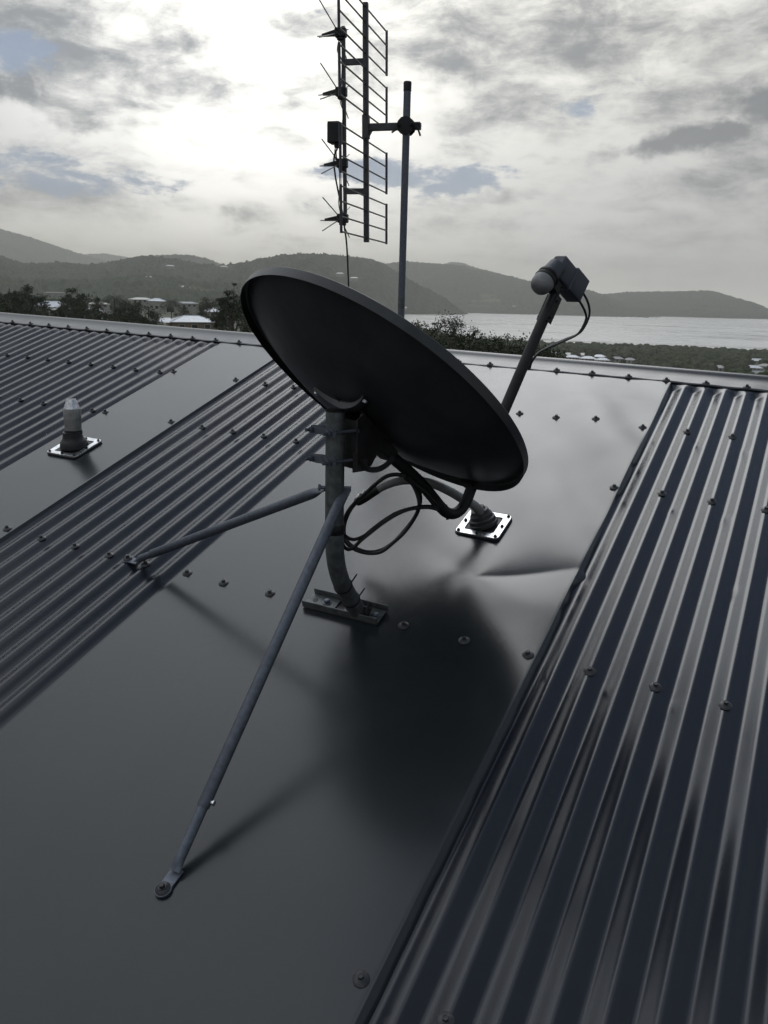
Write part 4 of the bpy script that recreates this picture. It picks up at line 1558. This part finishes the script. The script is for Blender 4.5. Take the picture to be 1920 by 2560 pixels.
az, tn = azof(478, 796)
hm = suburb_house(478, 796, 15.5, 11, 'tin', 'brick', 'brick bungalow with pale blue hipped roof, nearest to the ridge at left', yaw=12, wallh=3.0, rise=1.9,
                  fixed=(az, 283, CZ + tn * 283 - 3.95))
t, o, ex, ey = hm
b = MB()
vz = 2.75
c0 = o - ex * 11.2 - ey * 1.5
b.add([c0 + ex * -2.6 + ey * -3 + UP * vz, c0 + ex * 4.2 + ey * -3 + UP * vz, c0 + ex * 4.2 + ey * 3 + UP * (vz + 0.2), c0 + ex * -2.6 + ey * 3 + UP * (vz + 0.2), c0 + ex * 0.6 + UP * (vz + 1.3), c0 + ex * 4.2 + UP * (vz + 1.4)],
      [(0, 1, 5, 4), (2, 3, 4, 5), (3, 0, 4), (1, 2, 5), (0, 3, 2, 1)])
b.build('carport_roof', M['tin'], t, smooth=False)
for s in (-2.3, 3.5):
    b = MB()
    b.box(c0 + ex * s - ey * 2.7 + UP * 0.8, ex, ey, UP, 0.25, 0.25, 3.9)
    b.build('post', M['brick'], t, smooth=False)

LH = [(129, 760, 20, 13, 'tin', 'rend', 'wide house with big pale blue roof beside the leftmost tree clump', -8, 3.0, 3.0),
      (165, 771, 14, 9, 'tin2', 'rend', 'low cream roofed house just right of the wide pale blue roof', 5, 2.7, 1.2),
      (232, 773, 9, 7, 'tin', 'rend', 'small pale roofed house beneath the fan palm', -15, 2.7, 1.3),
      (247, 757, 13, 9, 'tin2', 'rend', 'cream roofed house left of the tall fan palm', 10, 2.7, 1.3),
      (232, 790, 9, 7, 'tin3', 'brick', 'dark grey roofed house low behind the ridge at left', 8, 2.6, 1.6),
      (352, 746, 17, 10, 'tin2', 'rend', 'cream roofed house behind the round tree clump', 14, 2.8, 1.4),
      (392, 749, 13, 10, 'tin', 'rend', 'two storey house with pale roof left of the drooping palm', -4, 5.2, 1.9),
      (465, 756, 17, 9, 'tin3', 'rend', 'grey roofed house above the nearest brick bungalow', 6, 3.0, 1.3),
      (545, 774, 17, 12, 'tin', 'rend', 'pale blue roofed house behind the tall gum tree', -10, 2.7, 2.0),
      (137, 731, 26, 10, 'rend', 'rend', 'distant pale flat roofed block above the left roofs', 2, 6.0, 0.6),
      (292, 786, 6, 5, 'tin', 'rend', 'tiny pale roof half hidden under the middle trees', 0, 2.4, 1.0)]
LR = [490, 470, 400, 580, 300, 660, 600, 600, 440, 1100, 255]
for (px, py, w_, d_, rm, wm, lab, yaw, wh, ri), r in zip(LH, LR):
    az, tn = azof(px, py)
    suburb_house(px, py, w_, d_, rm, wm, lab, yaw, wh, ri, fixed=(az, r, CZ + tn * r - wh - ri * 0.5))
RH = [(1383, 882, 16, 12, 'tin', 'leftmost white roof below the feed arm cable', 10), (1388, 889, 12, 9, 'tin', 'small white roof in front of the leftmost pair', -14),
      (1420, 884, 15, 11, 'tin2', 'cream roof third from the feed arm', 4), (1431, 890, 16, 10, 'tin', 'bright roof low in the middle of the far estate', -6),
      (1458, 885, 15, 11, 'tin2', 'cream hipped roof in the middle of the far estate', 12), (1470, 893, 17, 11, 'tin', 'bright roof right against the ridge line', 3),
      (1498, 889, 16, 11, 'tin', 'white hipped roof right of the estate middle', -9), (1506, 897, 15, 10, 'tin', 'brightest roof at the right end of the estate', 6),
      (1543, 894, 15, 10, 'tin3', 'grey roof in trees between the two estate groups', 5), (1575, 897, 14, 10, 'tin3', 'dark grey roof alone in the mangrove trees', -5),
      (1798, 916, 12, 9, 'tin2', 'small pale gabled house by itself at the right', 20), (1892, 899, 17, 10, 'tin', 'long pale roof at the far right edge', 4),
      (1884, 916, 16, 9, 'tin', 'white roof under the long one at the right edge', -4), (1896, 930, 18, 10, 'tin3', 'grey roof lowest at the right edge', 2),
      (1912, 912, 12, 8, 'tin2', 'cream roof cut by the right edge', 8),
      (1236, 876, 14, 9, 'tin', 'white roof glimpsed through the bushes left of the arm', 6), (1272, 872, 12, 9, 'tin3', 'grey roof glimpsed through the bushes', -8),
      (1300, 876, 13, 9, 'tin2', 'cream roof glimpsed between bushes and arm', 0)]
for (px, py, w_, d_, rm, lab, yaw) in RH:
    suburb_house(px, py, w_, d_, rm, 'rend', lab, yaw, 2.7, 2.2)
# scattered houses high on the ridge across the valley
for (px, py, r, lab) in ((425, 664, 1950, 'tiny pale house high on the wooded ridge at left'), (372, 692, 1400, 'tiny pale house lower on the wooded ridge at left'),
                         (560, 666, 2000, 'tiny pale house just under the ridge skyline'), (461, 717, 1200, 'tiny pale house on the slope above the gum tree'),
                         (850, 683, 2000, 'white domed house behind the antenna cable'), (885, 694, 1900, 'cluster house right of the antenna cable'),
                         (1010, 768, 2500, 'tiny house by the shore left of the mast'), (1285, 765, 3800, 'tiny white house in the pale clearing')):
    az, tn = azof(px, py)
    suburb_house(px, py, 20 if r > 1500 else 14, 10, 'tin2', 'rend', lab, 0, 3.5, 2.4, fixed=(az, r, CZ + tn * r - 4.5), detail=False)

CLR = np.array(clear)


def keep(x, y, s=1.0):
    d = np.hypot(CLR[:, 0] - x, CLR[:, 1] - y)
    # also keep the viewer's sight line to each house open
    rr = math.hypot(x - CX, y - CY)
    aa = math.atan2(x - CX, y - CY)
    hr = np.hypot(CLR[:, 0] - CX, CLR[:, 1] - CY)
    ha = np.arctan2(CLR[:, 0] - CX, CLR[:, 1] - CY)
    infront = (rr < hr) & (hr - rr < 190) & (np.abs(aa - ha) * hr < CLR[:, 2] * 0.7)
    return not (np.any(d < CLR[:, 2] * s) or np.any(infront))


cs, rd_, hh_ = [], [], []
tries = 0
while len(cs) < 5200 and tries < 40000:          # flat wooded land behind the beach, right part
    tries += 1
    az = rng.uniform(-27, 6)
    r = math.sqrt(rng.uniform(330 ** 2, 1150 ** 2))
    x, y = pol(az, r)
    if not keep(x, y):
        continue
    h = rng.uniform(5, 9) * (0.75 if r > 1000 else 1)
    gz = float(ground_z(az, r))
    cs.append((x, y, gz + h * 0.55))
    rd_.append(rng.uniform(2.8, 5.2))
    hh_.append(h * 0.5)
blob_mass('mangrove_wood', 'dark green wood of mangroves between the estate and the bay', np.array(cs), rd_, hh_, M['canopy'])
cs, rd_, hh_ = [], [], []
tries = 0
while len(cs) < 2600 and tries < 30000:          # valley between the suburb and the wooded ridge
    tries += 1
    az = rng.uniform(-56, -22)
    r = math.sqrt(rng.uniform(640 ** 2, 1300 ** 2))
    x, y = pol(az, r)
    if not keep(x, y):
        continue
    h = rng.uniform(4, 8)
    gz = float(ground_z(az, r))
    cs.append((x, y, gz + h * 0.5))
    rd_.append(rng.uniform(2.8, 5.0))
    hh_.append(h * 0.5)
blob_mass('valley_wood', 'mass of trees filling the valley behind the left houses', np.array(cs), rd_, hh_, M['canopy'])

# ------------------------------------------------------------------ single trees
M['leaf'] = mat('dark_leaves', (0.034, 0.046, 0.020), 0.7, 0, 0.45, 0.9, spec=0.3)
M['leaf2'] = mat('olive_leaves', (0.052, 0.058, 0.030), 0.7, 0, 0.4, 0.9, spec=0.3)
M['palm'] = mat('palm_fronds', (0.036, 0.048, 0.022), 0.6, 0, 0.4, 1.2, spec=0.4)
M['bark'] = mat('grey_bark', (0.10, 0.085, 0.07), 0.9, 0, 0.3, 3)


def leaves(centres, spread, n, size):
    """n small folded leaf clumps scattered round the twig ends"""
    C = np.asarray(centres)
    idx = rng.integers(0, len(C), n)
    P = C[idx] + rng.normal(0, 1, (n, 3)) * spread[idx][:, None] * np.array([1, 1, 0.75])
    a = rng.normal(0, 1, (n, 3))
    a /= np.linalg.norm(a, axis=1)[:, None]
    b = np.cross(a, rng.normal(0, 1, (n, 3)))
    b /= np.linalg.norm(b, axis=1)[:, None]
    s = size * rng.uniform(0.5, 1.3, (n, 1))
    V = np.stack([P - a * s, P + b * s * 0.45, P + a * s, P - b * s * 0.45], 1).reshape(-1, 3)
    F = np.arange(n * 4).reshape(-1, 4)
    return V, F


def tree(px_top, py_top, r, crown_w, label, kind='leaf', n=1500, size=0.28, open_=0.5, group=None, hmin=3.0, seed=0, name='tree'):
    """tree whose top is seen at a photo point, r metres away, crown_w metres wide"""
    rs_ = np.random.default_rng(1000 + seed)
    if r > 80:
        crown_w *= 0.62
        n = int(n * 1.7)
        size *= 0.62
    az, tn = azof(px_top, py_top)
    x, y = pol(az, r)
    gz = float(ground_z(az, r))
    H = max(hmin, CZ + tn * r - gz)
    base = np.array([x, y, gz - 0.3])
    root = empty(name, base, label, 'tree', group)
    b = MB()
    ht = H * rs_.uniform(0.30, 0.42)
    lean = rs_.normal(0, 0.06, 2)
    top = base + np.array([lean[0] * ht, lean[1] * ht, ht])
    rad = max(0.10, H * 0.018)
    b.tube([base, base + (top - base) * 0.5 + np.array([rs_.normal(0, .1), rs_.normal(0, .1), 0]), top], [rad * 1.5, rad * 1.15, rad], 8)
    ends, spr = [], []
    nl = int(rs_.integers(6, 9))
    for i in range(nl):
        a = i / nl * 6.28 + rs_.uniform(-.4, .4)
        ro = crown_w * 0.5 * rs_.uniform(0.45, 0.85) if i else 0.1
        zt = H * rs_.uniform(0.62, 0.95) if i else H * 0.93
        e = base + np.array([math.cos(a) * ro, math.sin(a) * ro, zt])
        m_ = (top + e) / 2 + np.array([0, 0, -0.04 * H]) + rs_.normal(0, 0.02 * H, 3)
        b.tube([top - UP * 0.3 * i / nl, m_, e], [rad * 0.65, rad * 0.4, rad * 0.14], 6)
        for k in range(int(4 + 4 * open_)):
            q = m_ + (e - m_) * rs_.uniform(0.2, 1.0) + rs_.normal(0, 0.09 * crown_w, 3) * np.array([1, 1, 0.6])
            q[2] = min(q[2], base[2] + H)
            b.tube([m_ + (e - m_) * 0.5, q], [rad * 0.2, rad * 0.07], 4, caps=False)
            ends.append(q)
            spr.append(crown_w * rs_.uniform(0.035, 0.085) * (1.45 - open_ * 0.7))
    b.build('trunk', M['bark'], root)
    V, F = leaves(np.array(ends), np.array(spr), n, size)
    fast_mesh('crown', V, F, M[kind], root, smooth=False)
    return root


def palm(px_top, py_top, r, span, label, seed=0, fan=False):
    rs_ = np.random.default_rng(2000 + seed)
    az, tn = azof(px_top, py_top)
    x, y = pol(az, r)
    gz = float(ground_z(az, r))
    H = max(4, CZ + tn * r - gz) * 0.86
    base = np.array([x, y, gz - 0.3])
    root = empty('palm_tree', base, label, 'palm tree')
    top = base + np.array([0.4, 0.2, H])
    b = MB()
    b.tube([base, (base + top) / 2 + np.array([0.15, 0, 0]), top], [0.22, 0.17, 0.15], 8)
    b.build('trunk', M['bark'], root)
    b = MB()
    nf = 20
    for i in range(nf):
        a = i / nf * 6.28 * 2.4 + rs_.uniform(-.2, .2)
        up = rs_.uniform(-0.5, 1.2)
        L = span * 0.5 * rs_.uniform(0.85, 1.1)
        dirn = np.array([math.cos(a), math.sin(a), 0])
        side = np.array([-math.sin(a), math.cos(a), 0])
        pts = []
        for t in np.linspace(0, 1, 8):
            pts.append(top + dirn * L * (t * 0.95) * (1 - 0.15 * up) + UP * (up * L * 0.75 * t - L * 0.85 * t * t * (0.7 + 0.3 * up)))
        for k in range(7):
            for s in (-1, 1):
                for sub in (0.0, 0.5):
                    p = pts[k] + (pts[k + 1] - pts[k]) * sub
                    ll = L * 0.26 * math.sin(math.pi * min(1, (k + sub + 1.2) / 8.4))
                    tip = p + side * s * ll + dirn * ll * 0.35 - UP * ll * 0.55
                    b.add([p, p + (pts[k + 1] - pts[k]) * 0.3, tip], [(0, 1, 2)])
        b.tube([pts[0], pts[3], pts[7]], [0.04, 0.03, 0.01], 4, caps=False)
    b.build('crown', M['palm'], root, smooth=False)
    return root


TL = [  # px, py of the tree top, distance, crown width, label, kind, leaves, size, openness
    (22, 712, 165, 11, 'broad dark tree at the left edge, front left of the clump', 'leaf', 2600, 0.36, 0.2),
    (50, 705, 178, 12, 'tallest dark tree of the left edge clump', 'leaf', 2600, 0.36, 0.2),
    (88, 722, 170, 9, 'dark tree on the right side of the left edge clump', 'leaf', 1800, 0.34, 0.3),
    (14, 742, 140, 9, 'low dark tree in the left bottom corner above the ridge', 'leaf', 1800, 0.3, 0.2),
    (70, 748, 140, 9, 'low spreading tree under the left edge clump', 'leaf', 1700, 0.3, 0.2),
    (104, 752, 185, 4.5, 'small layered tree in front of the wide pale roof', 'leaf', 700, 0.26, 0.6),
    (178, 712, 200, 8.5, 'feathery tree rising in the middle of the left houses', 'leaf', 2000, 0.34, 0.5),
    (205, 724, 195, 10, 'bushy tree right of the feathery one', 'leaf', 2200, 0.34, 0.2),
    (150, 742, 185, 7, 'short round tree left of the feathery one', 'leaf', 1500, 0.32, 0.2),
    (198, 756, 165, 8, 'low tree filling the gap under the bushy one', 'leaf', 1500, 0.3, 0.3),
    (240, 736, 215, 5, 'small light tree behind the cream roof', 'leaf', 900, 0.3, 0.5),
    (310, 742, 185, 8.5, 'round tree right of the fan palm', 'leaf', 2000, 0.32, 0.2),
    (338, 741, 200, 4, 'slim tree beside the round one', 'leaf', 700, 0.28, 0.5),
    (328, 762, 165, 9, 'dark low tree in front of the cream roofed house', 'leaf', 2000, 0.3, 0.2),
    (368, 763, 160, 8, 'dark tree left of the nearest bungalow', 'leaf', 1800, 0.3, 0.2),
    (374, 786, 145, 4.5, 'low shrub tree touching the bungalow roof at left', 'leaf', 1100, 0.26, 0.3),
    (268, 772, 150, 9, 'wide low tree over the ridge in the left middle', 'leaf', 1900, 0.3, 0.2),
    (302, 782, 140, 8, 'low dark tree beside the tiny pale roof', 'leaf', 1500, 0.28, 0.2),
    (462, 762, 315, 13, 'flat topped tree behind the bungalow roof', 'leaf', 1700, 0.34, 0.2),
    (503, 766, 320, 9, 'small dark tree right of the flat topped one', 'leaf', 1300, 0.32, 0.3),
    (517, 734, 330, 13, 'pale hazy tree behind the bungalow', 'leaf2', 1500, 0.36, 0.4),
    (583, 693, 125, 7.5, 'tall open gum tree just left of the dish', 'leaf', 2300, 0.24, 0.9),
    (562, 727, 130, 8.0, 'open gum tree under the tallest one', 'leaf', 2000, 0.24, 0.8),
    (610, 712, 122, 7.0, 'gum tree partly hidden by the dish rim', 'leaf', 1700, 0.24, 0.8),
    (556, 742, 140, 5.0, 'thin gum tree right of the bungalow', 'leaf', 900, 0.22, 0.8),
    (572, 796, 90, 5.0, 'low shrubs right of the bungalow by the ridge', 'leaf', 1500, 0.17, 0.4),
    (605, 800, 85, 5.0, 'low shrub against the dish rim', 'leaf', 1500, 0.17, 0.4),
    (640, 760, 110, 7.0, 'shrubby tree behind the lower left dish rim', 'leaf', 1300, 0.22, 0.5),
    (25, 772, 110, 6.5, 'low hedge tree at the left edge just over the ridge', 'leaf', 1400, 0.22, 0.2),
    (110, 776, 115, 7.0, 'low hedge tree under the wide pale roof', 'leaf', 1400, 0.22, 0.2),
    (170, 786, 120, 6.5, 'low hedge tree left of the dark grey roof', 'leaf', 1400, 0.22, 0.2),
    (345, 800, 110, 6.0, 'low bush between the middle trees and the bungalow', 'leaf', 1200, 0.2, 0.2)]
for i, (px, py, r, w_, lab, kd, n, sz, op) in enumerate(TL):
    tree(px, py, r, w_, lab, kd, n, sz, op, seed=i)
palm(279, 720, 190, 7.5, 'tall fan palm standing among the left houses', 1)
palm(424, 738, 300, 11, 'drooping palm right of the two storey house', 2)
palm(240, 733, 230, 4.5, 'small palm left of the tall fan palm', 3)
palm(338, 738, 215, 4.0, 'slender palm by the round tree', 4)

# bushes behind the ridge right of the dish
TB = [(1062, 793, 62, 2.6, 'sparse twiggy bush touching the dish rim', 0.9, 420), (1095, 768, 66, 3.2, 'tall airy bush left of the highest one', 0.9, 700),
      (1108, 760, 70, 3.8, 'highest airy bush right of the mast', 0.75, 1100), (1128, 775, 64, 2.6, 'airy bush right of the highest one', 0.9, 500),
      (1150, 790, 66, 2.4, 'short airy bush with a pointed top', 0.9, 420), (1183, 784, 68, 2.2, 'slender bush with a single tall spire', 0.9, 420),
      (1198, 812, 66, 2.6, 'low leafy bush right of the spire', 0.7, 600), (1222, 815, 68, 2.2, 'small bush with split top', 0.8, 450),
      (1240, 811, 68, 2.6, 'round topped airy bush in the middle', 0.7, 650), (1270, 813, 66, 1.8, 'narrow upright bush near the arm', 0.8, 450),
      (1292, 832, 68, 2.6, 'last low bush before the feed arm', 0.7, 600)]
for i, (px, py, r, w_, lab, op, n) in enumerate(TB):
    w_ *= 1.35
    tree(px, py, r, w_, lab, 'leaf', int(n * 4.5), 0.085, op, seed=100 + i, name='bush')
# thicker row of shrubs below them
ORD = 'first second third fourth fifth sixth seventh eighth ninth tenth eleventh twelfth thirteenth fourteenth fifteenth sixteenth seventeenth eighteenth nineteenth twentieth'.split()
k = 0
for px in range(1040, 1350, 17):
    k += 1
    py = 812 + (px - 1040) * 0.09 + rng.uniform(-5, 7)
    r = rng.uniform(55, 75)
    tree(px, py, r, 4.6, 'dense dark shrub, %s from the dish in the low row behind the ridge' % ORD[k - 1], 'leaf', 4200, 0.11, 0.15, seed=200 + k, name='shrub', group='dense shrubs behind the ridge')

# ------------------------------------------------------------------ the air
mh = bpy.data.materials.new('haze')
mh.use_nodes = True
g = NG(mh.node_tree)
g.n.clear()
ho_ = g.node('ShaderNodeOutputMaterial')
pv_ = g.node('ShaderNodeVolumePrincipled')
pv_.inputs['Color'].default_value = (0.97, 0.955, 0.89, 1)
pv_.inputs['Density'].default_value = 1.45e-4
pv_.inputs['Anisotropy'].default_value = 0.3
g.l.new(pv_.outputs[0], ho_.inputs['Volume'])
zlo, zhi = -68.5, 445.0
b = MB()
b.box((0, 0, (zlo + zhi) / 2), (1, 0, 0), (0, 1, 0), UP, 24600, 24600, zhi - zlo)
hz_ = b.build('haze', mh, None, smooth=False)
tag(hz_, 'thin pale sea haze in the air over bay and hills', kind='stuff')
